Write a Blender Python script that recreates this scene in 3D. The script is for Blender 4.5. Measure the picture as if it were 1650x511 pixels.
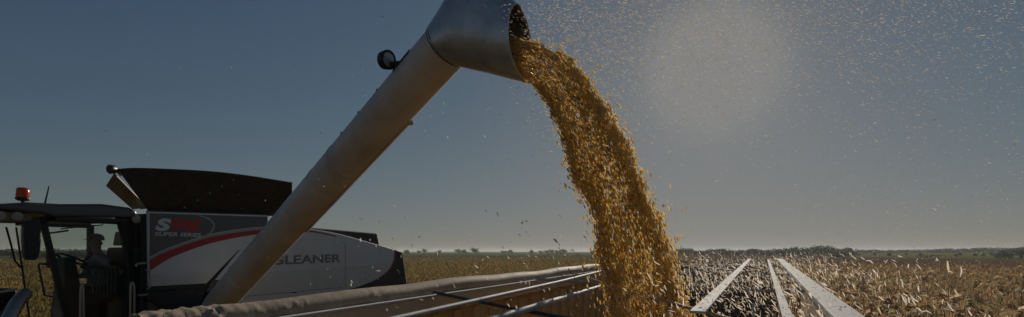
import bpy, bmesh, math, random
import numpy as np
from mathutils import Vector, Matrix, noise

random.seed(7)
rng = np.random.default_rng(7)
scene = bpy.context.scene
for o in list(bpy.data.objects):
    bpy.data.objects.remove(o)
C = scene.collection
R = math.radians

# ------------------------------------------------------------------ camera
EYE = 3.15                       # eye height above the ground
F = 850.0                        # focal length in photo pixels (photo is 1650 wide)
THETA = math.atan(407.0 / F)     # camera is turned left of the trailer's long axis (+Y)
HOR = 405.0                      # photo row of the horizon
RV = Vector((math.cos(THETA), math.sin(THETA), 0))
FV = Vector((-math.sin(THETA), math.cos(THETA), 0))
CAM = Vector((0, 0, EYE))
cd = bpy.data.cameras.new('camera')
cam = bpy.data.objects.new('camera', cd)
C.objects.link(cam)
cam.location = CAM
cam.rotation_euler = (R(90), 0, THETA)
cd.sensor_fit = 'HORIZONTAL'
cd.sensor_width = 36.0
cd.lens = 36.0 * F / 1650.0
cd.shift_y = (HOR - 255.5) / 1650.0
cd.clip_start = 0.05
cd.clip_end = 20000
scene.camera = cam

# ------------------------------------------------------------------ light
SUN_AZ = R(-4.7)                 # from +Y towards +X
SUN_EL = R(17.7)
SUN_DIR = Vector((math.sin(SUN_AZ) * math.cos(SUN_EL), math.cos(SUN_AZ) * math.cos(SUN_EL), math.sin(SUN_EL)))
EXPOSURE = -0.6
SKY_STRENGTH = 0.1
world = bpy.data.worlds.new('World')
scene.world = world
world.use_nodes = True
wn = world.node_tree
wn.nodes.clear()
sky = wn.nodes.new('ShaderNodeTexSky')
sky.sky_type = 'NISHITA'
sky.sun_disc = False
sky.sun_elevation = SUN_EL
sky.sun_rotation = SUN_AZ
sky.altitude = 300
sky.air_density = 1.0
sky.dust_density = 0.35
sky.ozone_density = 1.0


def wnode(t, op=None, **kw):
    n = wn.nodes.new(t)
    if op: n.operation = op
    for k, v in kw.items():
        n.inputs[int(k[1:])].default_value = v
    return n


# bright aureole round the sun, seen through dusty air
geo = wnode('ShaderNodeTexCoord')
dt = wnode('ShaderNodeVectorMath', 'DOT_PRODUCT', i1=tuple(SUN_DIR))
wn.links.new(geo.outputs['Generated'], dt.inputs[0])
ac = wnode('ShaderNodeMath', 'ARCCOSINE'); wn.links.new(dt.outputs['Value'], ac.inputs[0])
dv = wnode('ShaderNodeMath', 'DIVIDE', i1=R(7.6)); wn.links.new(ac.outputs[0], dv.inputs[0])
pw = wnode('ShaderNodeMath', 'POWER', i1=2.0); wn.links.new(dv.outputs[0], pw.inputs[0])
ad1 = wnode('ShaderNodeMath', 'ADD', i1=1.0); wn.links.new(pw.outputs[0], ad1.inputs[0])
pw2 = wnode('ShaderNodeMath', 'POWER', i1=-6.8); wn.links.new(ad1.outputs[0], pw2.inputs[0])
gl_ = wnode('ShaderNodeVectorMath', 'SCALE'); gl_.inputs[0].default_value = (200, 180, 145)
wn.links.new(pw2.outputs[0], gl_.inputs['Scale'])
sm_ = wnode('ShaderNodeVectorMath', 'ADD')
wn.links.new(sky.outputs['Color'], sm_.inputs[0]); wn.links.new(gl_.outputs[0], sm_.inputs[1])
# brightness rolls off to a ceiling, as the bright hazy sky does: ceiling * (1 - exp(-k x))
kx = wnode('ShaderNodeVectorMath', 'MULTIPLY', i1=(-0.129, -0.156, -0.192))
wn.links.new(sm_.outputs[0], kx.inputs[0])
sep = wnode('ShaderNodeSeparateXYZ'); wn.links.new(kx.outputs[0], sep.inputs[0])
com = wnode('ShaderNodeCombineXYZ')
CAPV = 0.225 / (SKY_STRENGTH * 2 ** EXPOSURE)
for i in range(3):
    e = wnode('ShaderNodeMath', 'EXPONENT'); wn.links.new(sep.outputs[i], e.inputs[0])
    q = wnode('ShaderNodeMath', 'SUBTRACT', i0=1.0); wn.links.new(e.outputs[0], q.inputs[1])
    r_ = wnode('ShaderNodeMath', 'MULTIPLY', i1=CAPV); wn.links.new(q.outputs[0], r_.inputs[0])
    wn.links.new(r_.outputs[0], com.inputs[i])
bg = wn.nodes.new('ShaderNodeBackground')
bg.inputs['Strength'].default_value = SKY_STRENGTH
wo = wn.nodes.new('ShaderNodeOutputWorld')
wn.links.new(com.outputs[0], bg.inputs['Color'])
wn.links.new(bg.outputs['Background'], wo.inputs['Surface'])

sl = bpy.data.lights.new('sun', 'SUN')
sl.energy = 5.0
sl.angle = R(0.5)
sl.color = (1.0, 0.9, 0.76)
so = bpy.data.objects.new('sun', sl)
C.objects.link(so)
so.rotation_euler = SUN_DIR.to_track_quat('Z', 'Y').to_euler()
so.location = (0, 0, 30)

vs = scene.view_settings
vs.view_transform = 'Standard'
vs.look = 'None'
vs.gamma = 1.0
vs.exposure = EXPOSURE
vs.use_curve_mapping = False
scene.render.engine = 'CYCLES'
scene.cycles.max_bounces = 20
scene.cycles.diffuse_bounces = 14
scene.cycles.transmission_bounces = 8
scene.cycles.transparent_max_bounces = 16


# ------------------------------------------------------------------ helpers
def ray(u, v):
    return FV + RV * ((u - 825.0) / F) + Vector((0, 0, (HOR - v) / F))


def P(u, v, X=None, Y=None, Z=None, d=None):
    """World point that photo pixel (u, v) shows on the plane X, Y or Z = const, or at depth d."""
    r = ray(u, v)
    if X is not None:
        t = X / r.x
    elif Y is not None:
        t = Y / r.y
    elif Z is not None:
        t = (Z - EYE) / r.z
    else:
        t = d
    return CAM + r * t


def link(o, parent=None):
    C.objects.link(o)
    if parent is not None:
        o.parent = parent
        o.matrix_parent_inverse = parent.matrix_world.inverted() if False else Matrix.Translation(-parent_origin(parent))
    return o


def parent_origin(p):
    v = Vector(p.location)
    while p.parent is not None:
        p = p.parent
        v = Vector((0, 0, 0)) if False else v
    return v


def tag(o, label=None, cat=None, group=None, kind=None):
    if label: o['label'] = label
    if cat: o['category'] = cat
    if group: o['group'] = group
    if kind: o['kind'] = kind
    return o


def empty(name, loc, label, cat, group=None):
    o = bpy.data.objects.new(name, None)
    o.location = loc
    o.empty_display_size = 0.3
    C.objects.link(o)
    return tag(o, label, cat, group)


class MB:
    """collects shapes into one mesh, in world coordinates"""
    def __init__(self):
        self.v = []
        self.f = []
        self.m = []
        self.mi = 0

    def add(self, verts, faces):
        n = len(self.v)
        self.v += [tuple(p) for p in verts]
        for f in faces:
            self.f.append([i + n for i in f])
            self.m.append(self.mi)
        return self

    def prism(self, poly, off):
        """polygon of 3-D points extruded by vector off"""
        n = len(poly)
        off = Vector(off)
        a = [Vector(p) for p in poly]
        nrm = Vector((0, 0, 0))
        for i in range(n):
            nrm += (a[i]).cross(a[(i + 1) % n])
        if nrm.dot(off) > 0:
            a.reverse()
        b = [p + off for p in a]
        fs = [list(range(n)), list(range(2 * n - 1, n - 1, -1))]
        for i in range(n):
            j = (i + 1) % n
            fs.append([j, i, n + i, n + j])
        return self.add(a + b, fs)

    def box(self, c, s, M=None):
        c = Vector(c)
        h = Vector(s) * 0.5
        vs_ = []
        for x in (-1, 1):
            for y in (-1, 1):
                for z in (-1, 1):
                    p = Vector((x * h.x, y * h.y, z * h.z))
                    if M is not None: p = M @ p
                    vs_.append(c + p)
        return self.add(vs_, [[0, 1, 3, 2], [4, 6, 7, 5], [0, 4, 5, 1], [2, 3, 7, 6], [0, 2, 6, 4], [1, 5, 7, 3]])

    def bar(self, a, b, w, h, up=(0, 0, 1)):
        """rectangular bar from a to b"""
        a, b = Vector(a), Vector(b)
        z = (b - a).normalized()
        x = z.cross(Vector(up)).normalized()
        y = x.cross(z)
        M = Matrix((x, y, z)).transposed()
        return self.box((a + b) / 2, (w, h, (b - a).length), M)

    def tube(self, pts, r, n=10, caps=True, radii=None):
        pts = [Vector(p) for p in pts]
        rings = []
        t0 = (pts[1] - pts[0]).normalized()
        ref = Vector((0, 0, 1)) if abs(t0.z) < 0.9 else Vector((1, 0, 0))
        xa = t0.cross(ref).normalized()
        V_ = []
        for i, p in enumerate(pts):
            if i == 0: t = t0
            elif i == len(pts) - 1: t = (pts[i] - pts[i - 1]).normalized()
            else: t = (pts[i + 1] - pts[i - 1]).normalized()
            xa = (xa - t * xa.dot(t)).normalized()
            ya = t.cross(xa)
            rr = radii[i] if radii else r
            for k in range(n):
                a = 2 * math.pi * k / n
                V_.append(p + xa * (math.cos(a) * rr) + ya * (math.sin(a) * rr))
        fs = []
        for i in range(len(pts) - 1):
            for k in range(n):
                k2 = (k + 1) % n
                fs.append([i * n + k, i * n + k2, (i + 1) * n + k2, (i + 1) * n + k])
        if caps:
            fs.append(list(range(n - 1, -1, -1)))
            fs.append([(len(pts) - 1) * n + k for k in range(n)])
        return self.add(V_, fs)

    def lathe(self, base, axis, prof, n=16):
        """profile list of (distance along axis, radius)"""
        axis = Vector(axis).normalized()
        base = Vector(base)
        return self.tube_r([base + axis * d for d, r in prof], [max(r, 1e-4) for d, r in prof], axis, n)

    def tube_r(self, pts, radii, axis, n):
        ref = Vector((0, 0, 1)) if abs(axis.z) < 0.9 else Vector((1, 0, 0))
        xa = axis.cross(ref).normalized()
        ya = axis.cross(xa)
        V_ = []
        for p, r in zip(pts, radii):
            for k in range(n):
                a = 2 * math.pi * k / n
                V_.append(p + xa * math.cos(a) * r + ya * math.sin(a) * r)
        fs = []
        for i in range(len(pts) - 1):
            for k in range(n):
                k2 = (k + 1) % n
                fs.append([i * n + k, i * n + k2, (i + 1) * n + k2, (i + 1) * n + k])
        fs.append(list(range(n - 1, -1, -1)))
        fs.append([(len(pts) - 1) * n + k for k in range(n)])
        return self.add(V_, fs)

    def build(self, name, mats, parent=None, smooth=False, bevel=0, label=None, sub=0, solid=0):
        me = bpy.data.meshes.new(name)
        org = Vector((0, 0, 0))
        if parent is not None:
            p = parent
            while p is not None:
                org += Vector(p.location)
                p = p.parent
        me.from_pydata([(x - org.x, y - org.y, z - org.z) for x, y, z in self.v], [], self.f)
        if not isinstance(mats, (list, tuple)): mats = [mats]
        for m in mats: me.materials.append(m)
        me.polygons.foreach_set('material_index', self.m)
        bm = bmesh.new(); bm.from_mesh(me)
        bmesh.ops.recalc_face_normals(bm, faces=bm.faces)
        bm.to_mesh(me); bm.free()
        if smooth:
            me.polygons.foreach_set('use_smooth', [True] * len(me.polygons))
            try: me.set_sharp_from_angle(angle=R(40))
            except Exception: pass
        me.update()
        o = bpy.data.objects.new(name, me)
        C.objects.link(o)
        if parent is not None: o.parent = parent
        if solid:
            m = o.modifiers.new('solid', 'SOLIDIFY'); m.thickness = solid; m.offset = 0
        if bevel:
            m = o.modifiers.new('bevel', 'BEVEL'); m.width = bevel; m.segments = 2; m.limit_method = 'ANGLE'; m.angle_limit = R(35)
        if sub:
            m = o.modifiers.new('sub', 'SUBSURF'); m.levels = sub; m.render_levels = sub
        if label: o['label'] = label
        return o


def fast_mesh(name, verts, quads, mat, attr=None, smooth=False):
    """numpy verts (n,3), quads (m,4), optional per-vertex colours (n,3)"""
    me = bpy.data.meshes.new(name)
    nv, nf = len(verts), len(quads)
    k = quads.shape[1]
    me.vertices.add(nv)
    me.vertices.foreach_set('co', np.ascontiguousarray(verts, dtype=np.float32).ravel())
    me.loops.add(nf * k)
    me.loops.foreach_set('vertex_index', np.ascontiguousarray(quads, dtype=np.int32).ravel())
    me.polygons.add(nf)
    me.polygons.foreach_set('loop_start', np.arange(0, nf * k, k, dtype=np.int32))
    me.polygons.foreach_set('loop_total', np.full(nf, k, dtype=np.int32))
    if smooth: me.polygons.foreach_set('use_smooth', np.ones(nf, dtype=bool))
    me.update(calc_edges=True)
    if attr is not None:
        a = me.color_attributes.new('tint', 'FLOAT_COLOR', 'POINT')
        a.data.foreach_set('color', np.c_[attr, np.ones(nv)].astype(np.float32).ravel())
    me.materials.append(mat)
    o = bpy.data.objects.new(name, me)
    C.objects.link(o)
    return o


# ------------------------------------------------------------------ materials
def mat(name, col, rough=0.6, metal=0.0, var=0.15, scale=6.0, bump=0.0, bscale=60.0, col2=None, spec=0.5, coat=0.0):
    m = bpy.data.materials.new(name)
    m.use_nodes = True
    nt = m.node_tree
    b = nt.nodes['Principled BSDF']
    b.inputs['Roughness'].default_value = rough
    b.inputs['Metallic'].default_value = metal
    b.inputs['Specular IOR Level'].default_value = spec
    if coat:
        b.inputs['Coat Weight'].default_value = coat
        b.inputs['Coat Roughness'].default_value = 0.12
    tc = nt.nodes.new('ShaderNodeTexCoord')
    nz = nt.nodes.new('ShaderNodeTexNoise')
    nz.inputs['Scale'].default_value = scale
    nz.inputs['Detail'].default_value = 6
    nz.inputs['Roughness'].default_value = 0.65
    nt.links.new(tc.outputs['Object'], nz.inputs['Vector'])
    rp = nt.nodes.new('ShaderNodeValToRGB')
    rp.color_ramp.elements[0].position = 0.3
    rp.color_ramp.elements[1].position = 0.7
    c1 = [max(0, c * (1 - var)) for c in col]
    c2 = list(col2) if col2 else [min(1, c * (1 + var)) for c in col]
    rp.color_ramp.elements[0].color = (*c1, 1)
    rp.color_ramp.elements[1].color = (*c2, 1)
    nt.links.new(nz.outputs['Fac'], rp.inputs['Fac'])
    nt.links.new(rp.outputs['Color'], b.inputs['Base Color'])
    rr = nt.nodes.new('ShaderNodeMapRange')
    rr.inputs['To Min'].default_value = max(0.02, rough - 0.12)
    rr.inputs['To Max'].default_value = min(1, rough + 0.12)
    nt.links.new(nz.outputs['Fac'], rr.inputs['Value'])
    nt.links.new(rr.outputs['Result'], b.inputs['Roughness'])
    if bump:
        n2 = nt.nodes.new('ShaderNodeTexNoise')
        n2.inputs['Scale'].default_value = bscale
        n2.inputs['Detail'].default_value = 4
        nt.links.new(tc.outputs['Object'], n2.inputs['Vector'])
        bp = nt.nodes.new('ShaderNodeBump')
        bp.inputs['Strength'].default_value = bump
        bp.inputs['Distance'].default_value = 0.02
        nt.links.new(n2.outputs['Fac'], bp.inputs['Height'])
        nt.links.new(bp.outputs['Normal'], b.inputs['Normal'])
    return m


def tint_mat(name, rough=0.7, transl=0.0, mul=(1, 1, 1), spec=0.3):
    """colour from the per-vertex 'tint' attribute (each leaf or kernel has its own colour)"""
    m = bpy.data.materials.new(name)
    m.use_nodes = True
    nt = m.node_tree
    b = nt.nodes['Principled BSDF']
    b.inputs['Roughness'].default_value = rough
    b.inputs['Specular IOR Level'].default_value = spec
    at = nt.nodes.new('ShaderNodeAttribute')
    at.attribute_name = 'tint'
    nt.links.new(at.outputs['Color'], b.inputs['Base Color'])
    if transl:
        out = nt.nodes['Material Output']
        tr = nt.nodes.new('ShaderNodeBsdfTranslucent')
        nt.links.new(at.outputs['Color'], tr.inputs['Color'])
        mx = nt.nodes.new('ShaderNodeMixShader')
        mx.inputs['Fac'].default_value = transl
        nt.links.new(b.outputs['BSDF'], mx.inputs[1])
        nt.links.new(tr.outputs['BSDF'], mx.inputs[2])
        nt.links.new(mx.outputs['Shader'], out.inputs['Surface'])
    return m


def glass_mat(name, tintc, refl=0.06, rough=0.02):
    m = bpy.data.materials.new(name)
    m.use_nodes = True
    nt = m.node_tree
    nt.nodes.remove(nt.nodes['Principled BSDF'])
    out = nt.nodes['Material Output']
    tr = nt.nodes.new('ShaderNodeBsdfTransparent')
    tr.inputs['Color'].default_value = (*tintc, 1)
    gl = nt.nodes.new('ShaderNodeBsdfGlossy')
    gl.inputs['Roughness'].default_value = rough
    fr = nt.nodes.new('ShaderNodeLayerWeight')
    fr.inputs['Blend'].default_value = 0.5
    pw_ = nt.nodes.new('ShaderNodeMath'); pw_.operation = 'POWER'; pw_.inputs[1].default_value = 4.0
    nt.links.new(fr.outputs['Facing'], pw_.inputs[0])
    ml = nt.nodes.new('ShaderNodeMath'); ml.operation = 'MULTIPLY_ADD'; ml.inputs[1].default_value = 0.5; ml.inputs[2].default_value = refl
    nt.links.new(pw_.outputs[0], ml.inputs[0])
    mx = nt.nodes.new('ShaderNodeMixShader')
    nt.links.new(ml.outputs['Value'], mx.inputs['Fac'])
    nt.links.new(tr.outputs['BSDF'], mx.inputs[1])
    nt.links.new(gl.outputs['BSDF'], mx.inputs[2])
    nt.links.new(mx.outputs['Shader'], out.inputs['Surface'])
    return m


M = dict(
    silver=mat('silver_paint', (0.62, 0.64, 0.64), 0.38, 0.0, 0.06, 2.5, coat=0.25),
    silver_low=mat('grey_paint', (0.58, 0.58, 0.55), 0.42, 0.0, 0.08, 2.5, coat=0.2),
    charcoal=mat('charcoal_paint', (0.075, 0.077, 0.08), 0.35, 0.0, 0.1, 4, coat=0.3),
    black=mat('black_plastic', (0.018, 0.018, 0.019), 0.5, 0.0, 0.25, 9, 0.1, 200),
    blackmetal=mat('black_metal', (0.022, 0.02, 0.019), 0.45, 0.1, 0.3, 7, col2=(0.04, 0.034, 0.028)),
    red=mat('red_decal', (0.36, 0.018, 0.02), 0.4, 0, 0.08, 5),
    redl=mat('red_letter', (0.5, 0.02, 0.022), 0.4, 0, 0.05, 5),
    white=mat('white_decal', (0.62, 0.64, 0.66), 0.45, 0, 0.05, 5),
    greyline=mat('grey_decal', (0.32, 0.34, 0.35), 0.45, 0, 0.05, 5),
    letter=mat('dark_letter', (0.20, 0.20, 0.20), 0.45, 0, 0.1, 5),
    gold=mat('tan_lit_plate_and_housing', (0.26, 0.19, 0.10), 0.5, 0.1, 0.15, 5),
    auger=mat('auger_paint', (0.64, 0.53, 0.46), 0.36, 0.0, 0.18, 2.2, 0.1, 14, col2=(0.80, 0.70, 0.62)),
    spout=mat('spout_steel', (0.56, 0.57, 0.59), 0.33, 0.6, 0.25, 4.0, 0.12, 9, col2=(0.74, 0.74, 0.73)),
    darksteel=mat('dark_steel', (0.06, 0.055, 0.05), 0.5, 0.4, 0.3, 8),
    chrome=mat('rail_metal', (0.40, 0.37, 0.33), 0.4, 0.6, 0.1, 8),
    tarp=mat('tarp_vinyl', (0.36, 0.285, 0.205), 0.7, 0, 0.25, 7, 0.07, 30, col2=(0.46, 0.375, 0.275), spec=0.18),
    alu=mat('aluminium', (0.42, 0.42, 0.43), 0.65, 0.0, 0.12, 10, 0.05, 80, spec=0.2),
    aluflat=mat('brushed_aluminium', (0.54, 0.53, 0.52), 0.8, 0.0, 0.14, 14, 0.08, 90, spec=0.08),
    rail=mat('tan_rail', (0.66, 0.52, 0.36), 0.75, 0.0, 0.12, 5, 0.1, 40, spec=0.12),
    wall=mat('amber_wall', (0.66, 0.44, 0.19), 0.75, 0.0, 0.25, 4, 0.1, 30, col2=(0.72, 0.52, 0.25), spec=0.15),
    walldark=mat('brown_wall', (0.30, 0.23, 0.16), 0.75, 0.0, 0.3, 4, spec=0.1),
    cable=mat('dark_cable', (0.05, 0.05, 0.055), 0.4, 0.5, 0.2, 20),
    rubber=mat('tyre_rubber', (0.025, 0.024, 0.023), 0.85, 0, 0.2, 8, 0.2, 40),
    glass=glass_mat('tinted_glass', (0.80, 0.88, 0.86), 0.03),
    glassw=glass_mat('windscreen_glass', (0.90, 0.94, 0.91), 0.03),
    lens=mat('lamp_lens', (0.45, 0.45, 0.45), 0.2, 0.3, 0.1, 60),
    skin=mat('skin', (0.35, 0.2, 0.14), 0.55, 0, 0.08, 12),
    shirt=mat('shirt', (0.24, 0.26, 0.30), 0.85, 0, 0.12, 20, 0.2, 60),
    jeans=mat('jeans', (0.04, 0.05, 0.09), 0.9, 0, 0.15, 20, 0.2, 60),
    cap=mat('cap_cloth', (0.16, 0.15, 0.14), 0.85, 0, 0.12, 20),
    seat=mat('seat_fabric', (0.07, 0.06, 0.05), 0.9, 0, 0.2, 20, 0.2, 70),
    seatrib=mat('seat_rib', (0.16, 0.13, 0.09), 0.85, 0, 0.2, 20),
    bark=mat('bark', (0.07, 0.05, 0.035), 0.9, 0, 0.3, 5),
)
# amber beacon lens: lets light through
m = bpy.data.materials.new('amber_lens'); m.use_nodes = True
b = m.node_tree.nodes['Principled BSDF']
b.inputs['Base Color'].default_value = (0.5, 0.11, 0.015, 1)
b.inputs['Roughness'].default_value = 0.2
tr = m.node_tree.nodes.new('ShaderNodeBsdfTranslucent'); tr.inputs['Color'].default_value = (0.55, 0.16, 0.025, 1)
mx = m.node_tree.nodes.new('ShaderNodeMixShader'); mx.inputs['Fac'].default_value = 0.4
m.node_tree.links.new(b.outputs['BSDF'], mx.inputs[1]); m.node_tree.links.new(tr.outputs['BSDF'], mx.inputs[2])
m.node_tree.links.new(mx.outputs['Shader'], m.node_tree.nodes['Material Output'].inputs['Surface'])
M['amber'] = m


# ------------------------------------------------------------------ setting
def field_mat(name, cols, s1, s2, rough=0.95):
    m = bpy.data.materials.new(name); m.use_nodes = True
    nt = m.node_tree; b = nt.nodes['Principled BSDF']
    b.inputs['Roughness'].default_value = rough
    b.inputs['Specular IOR Level'].default_value = 0.0
    tc = nt.nodes.new('ShaderNodeTexCoord')
    n1 = nt.nodes.new('ShaderNodeTexNoise'); n1.inputs['Scale'].default_value = s1; n1.inputs['Detail'].default_value = 8
    n2 = nt.nodes.new('ShaderNodeTexNoise'); n2.inputs['Scale'].default_value = s2; n2.inputs['Detail'].default_value = 5
    ad = nt.nodes.new('ShaderNodeMath'); ad.operation = 'ADD'
    hf = nt.nodes.new('ShaderNodeMath'); hf.operation = 'MULTIPLY'; hf.inputs[1].default_value = 0.5
    nt.links.new(tc.outputs['Object'], n1.inputs['Vector']); nt.links.new(tc.outputs['Object'], n2.inputs['Vector'])
    nt.links.new(n1.outputs['Fac'], ad.inputs[0]); nt.links.new(n2.outputs['Fac'], ad.inputs[1])
    nt.links.new(ad.outputs['Value'], hf.inputs[0])
    rp = nt.nodes.new('ShaderNodeValToRGB')
    el = rp.color_ramp.elements
    el[0].position = 0.36; el[0].color = (*cols[0], 1)
    el[1].position = 0.64; el[1].color = (*cols[-1], 1)
    for i, c in enumerate(cols[1:-1]):
        e = el.new(0.36 + 0.28 * (i + 1) / (len(cols) - 1)); e.color = (*c, 1)
    nt.links.new(hf.outputs['Value'], rp.inputs['Fac']); nt.links.new(rp.outputs['Color'], b.inputs['Base Color'])
    return m


def dirpt(u, dist, z=0.0):
    """ground point in the direction of photo column u at a horizontal distance"""
    r = ray(u, HOR); r.normalize()
    return Vector((r.x * dist, r.y * dist, z))


def sheet(name, poly, m, z, nx=0):
    mb = MB()
    mb.add([(p[0], p[1], z) for p in poly], [list(range(len(poly)))])
    o = mb.build(name, m)
    o['kind'] = 'structure'
    return o


M['soil'] = field_mat('field_soil', [(0.075, 0.05, 0.02), (0.12, 0.082, 0.032), (0.16, 0.112, 0.045)], 0.25, 0.03)
M['green'] = field_mat('pasture_green', [(0.06, 0.075, 0.022), (0.085, 0.105, 0.03), (0.12, 0.13, 0.045)], 0.02, 0.006)
M['brown'] = field_mat('stubble_brown', [(0.10, 0.065, 0.04), (0.14, 0.092, 0.057), (0.18, 0.122, 0.078)], 0.06, 0.3)
M['lightgreen'] = field_mat('meadow_green', [(0.13, 0.145, 0.045), (0.165, 0.18, 0.055), (0.19, 0.20, 0.07)], 0.02, 0.008)
S = 3000
sheet('ground', [(-S, -S), (S, -S), (S, S), (-S, S)], M['soil'], 0.0)
# green pasture beyond the left field
inner = [dirpt(u, 290 + 20 * math.sin(u * 0.02)) for u in range(-500, 1060, 60)]
outer = [dirpt(u, 2800) for u in range(1060, -501, -120)]
sheet('pasture', inner + outer, M['green'], 0.03)
# brown harvested field on the right
inner = [dirpt(u, 46) for u in range(1060, 2400, 100)]
outer = [dirpt(u, 2700) for u in range(2360, 1059, -100)]
sheet('harvested_field', inner + outer, M['brown'], 0.02)


# gentle rise with the light meadow
def rise(name, u0, u1, d0, d1, h, m, wob):
    vs_, fs = [], []
    nu, nd = 40, 10
    for i in range(nu + 1):
        u = u0 + (u1 - u0) * i / nu
        e = min(1.0, 5 * min(i, nu - i) / nu)
        for j in range(nd + 1):
            t = j / nd
            d = d0 + (d1 - d0) * t + wob * math.sin(i * 0.5)
            z = 0.04 + h * e * math.sin(t * math.pi * 0.5) ** 1.3 * (1 + 0.12 * math.sin(i * 0.33))
            if j == nd: z = -0.5
            vs_.append(dirpt(u, d, z))
    for i in range(nu):
        for j in range(nd):
            a = i * (nd + 1) + j
            fs.append([a, a + nd + 1, a + nd + 2, a + 1])
    mb = MB(); mb.add(vs_, fs)
    o = mb.build(name, m, smooth=True); o['kind'] = 'structure'
    return o


def rise_z(t, h): return 0.04 + h * math.sin(t * math.pi * 0.5) ** 1.3
rise('meadow', 1330, 2400, 330, 640, 1.9, M['lightgreen'], 6)
rise('hill', 1000, 2500, 660, 1100, 3.6, M['green'], 10)

# dusty harvest air: one even volume over the whole ground
hz_ = MB().box((0, 0, 6.5), (6100, 6100, 15.0))
hm = bpy.data.materials.new('haze'); hm.use_nodes = True
hm.node_tree.nodes.clear()
ho = hm.node_tree.nodes.new('ShaderNodeOutputMaterial')
pv = hm.node_tree.nodes.new('ShaderNodeVolumePrincipled')
pv.inputs['Color'].default_value = (0.85, 0.88, 0.92, 1)
pv.inputs['Density'].default_value = 0.00022
pv.inputs['Anisotropy'].default_value = 0.3
hm.node_tree.links.new(pv.outputs['Volume'], ho.inputs['Volume'])
hz_o = hz_.build('haze', hm)
hz_o['kind'] = 'stuff'; hz_o['label'] = 'thin pale harvest haze lying over the fields'; hz_o['category'] = 'haze'

# ------------------------------------------------------------------ combine harvester
XS = -8.3
combine = empty('combine_harvester', (-9.7, 6.5, 0), 'dark grey and silver combine harvester emptying its grain tank', 'combine')


def U(pts, X):
    return [P(u, v, X=X) for u, v in pts]


IN = (-0.05, 0, 0)
# tank and body behind the panels
tank = MB()
tank.prism([(XS - 0.06, 4.78, 2.42), (XS - 0.06, 4.78, 3.72), (XS - 0.06, 5.95, 3.70), (XS - 0.06, 5.95, 2.0), (XS - 0.06, 5.35, 2.0)], (-0.38, 0, 0))
tank.prism([(XS - 0.065, 5.9, 2.01), (XS - 0.065, 5.9, 3.69), (XS - 0.065, 7.35, 3.68), (XS - 0.065, 7.35, 2.01)], (-2.35, 0, 0))
tank_o = tank.build('grain_tank', M['black'], combine, bevel=0.02)
body = MB()
body.prism([(XS - 0.12, 5.4, 1.3), (XS - 0.12, 5.4, 1.99), (XS - 0.12, 7.36, 1.99), (XS - 0.12, 7.36, 3.3), (XS - 0.12, 10.6, 2.95), (XS - 0.12, 10.75, 1.6)], (-2.55, 0, 0))
body.build('body', M['black'], combine, bevel=0.03)
# front side panel
pa = U([(238, 341), (432, 347), (432, 400), (385, 403), (333, 457), (240, 462)], XS)
panel = MB().prism(pa, IN).build('side_panel', M['silver'], combine, bevel=0.012, label='silver front side panel with charcoal top and red stripe')


def curve_pts(p, n=8):
    """Catmull-Rom through 2-D points"""
    out = []
    p = [Vector((a[0], a[1])) for a in p]
    q = [p[0] * 2 - p[1]] + p + [p[-1] * 2 - p[-2]]
    for i in range(1, len(q) - 2):
        for k in range(n):
            t = k / n
            a, b, c, d = q[i - 1], q[i], q[i + 1], q[i + 2]
            out.append(0.5 * ((2 * b) + (c - a) * t + (2 * a - 5 * b + 4 * c - d) * t * t + (3 * b - a - 3 * c + d) * t ** 3))
    out.append(p[-1])
    return [(v.x, v.y) for v in out]


arc_hi = curve_pts([(241, 419), (262, 408), (283, 400), (329, 384.5), (370, 376.5), (408, 371.5), (431, 370)])
arc_lo = curve_pts([(241, 437), (262, 423), (283, 412), (329, 395), (370, 385), (408, 378.5), (431, 376)])
OUT = (0.003, 0, 0)


def strip(hi, lo, X, m, name, parent, off=OUT, label=None):
    mb = MB()
    for i in range(len(hi) - 1):
        pass
    poly = U(hi, X) + list(reversed(U(lo, X)))
    mb.prism(poly, off)
    return mb.build(name, m, parent, label=label)


top_edge = [(241, 343.5), (431, 349.5)]
poly = U([(241, 343.5), (431, 349.5)], XS + 0.0005) + list(reversed(U([(u, v - 5) for u, v in arc_hi], XS + 0.0005)))
MB().prism(poly, OUT).build('charcoal_decal', M['charcoal'], panel)
strip([(u, v - 4) for u, v in arc_hi], arc_hi, XS + 0.001, M['greyline'], 'grey_stripe', panel)
strip(arc_hi, arc_lo, XS + 0.0015, M['red'], 'red_stripe', panel)
# darker lower part of the panel
MB().prism(U([(241, 441), (349, 438.5), (332, 456), (241, 460.5)], XS + 0.0005), OUT).build('lower_decal', M['silver_low'], panel)
# thin swoosh right of the logo
sw = curve_pts([(321, 346.5), (338, 352), (346, 362), (342, 374), (329, 382)])
sw_i = [(u - 2.4 * (1 if 3 < i < len(sw) - 3 else 0.4), v + (1.6 if i < len(sw) // 2 else -1.4)) for i, (u, v) in enumerate(sw)]
strip(sw, sw_i, XS + 0.004, M['greyline'], 'swoosh', panel)


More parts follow.
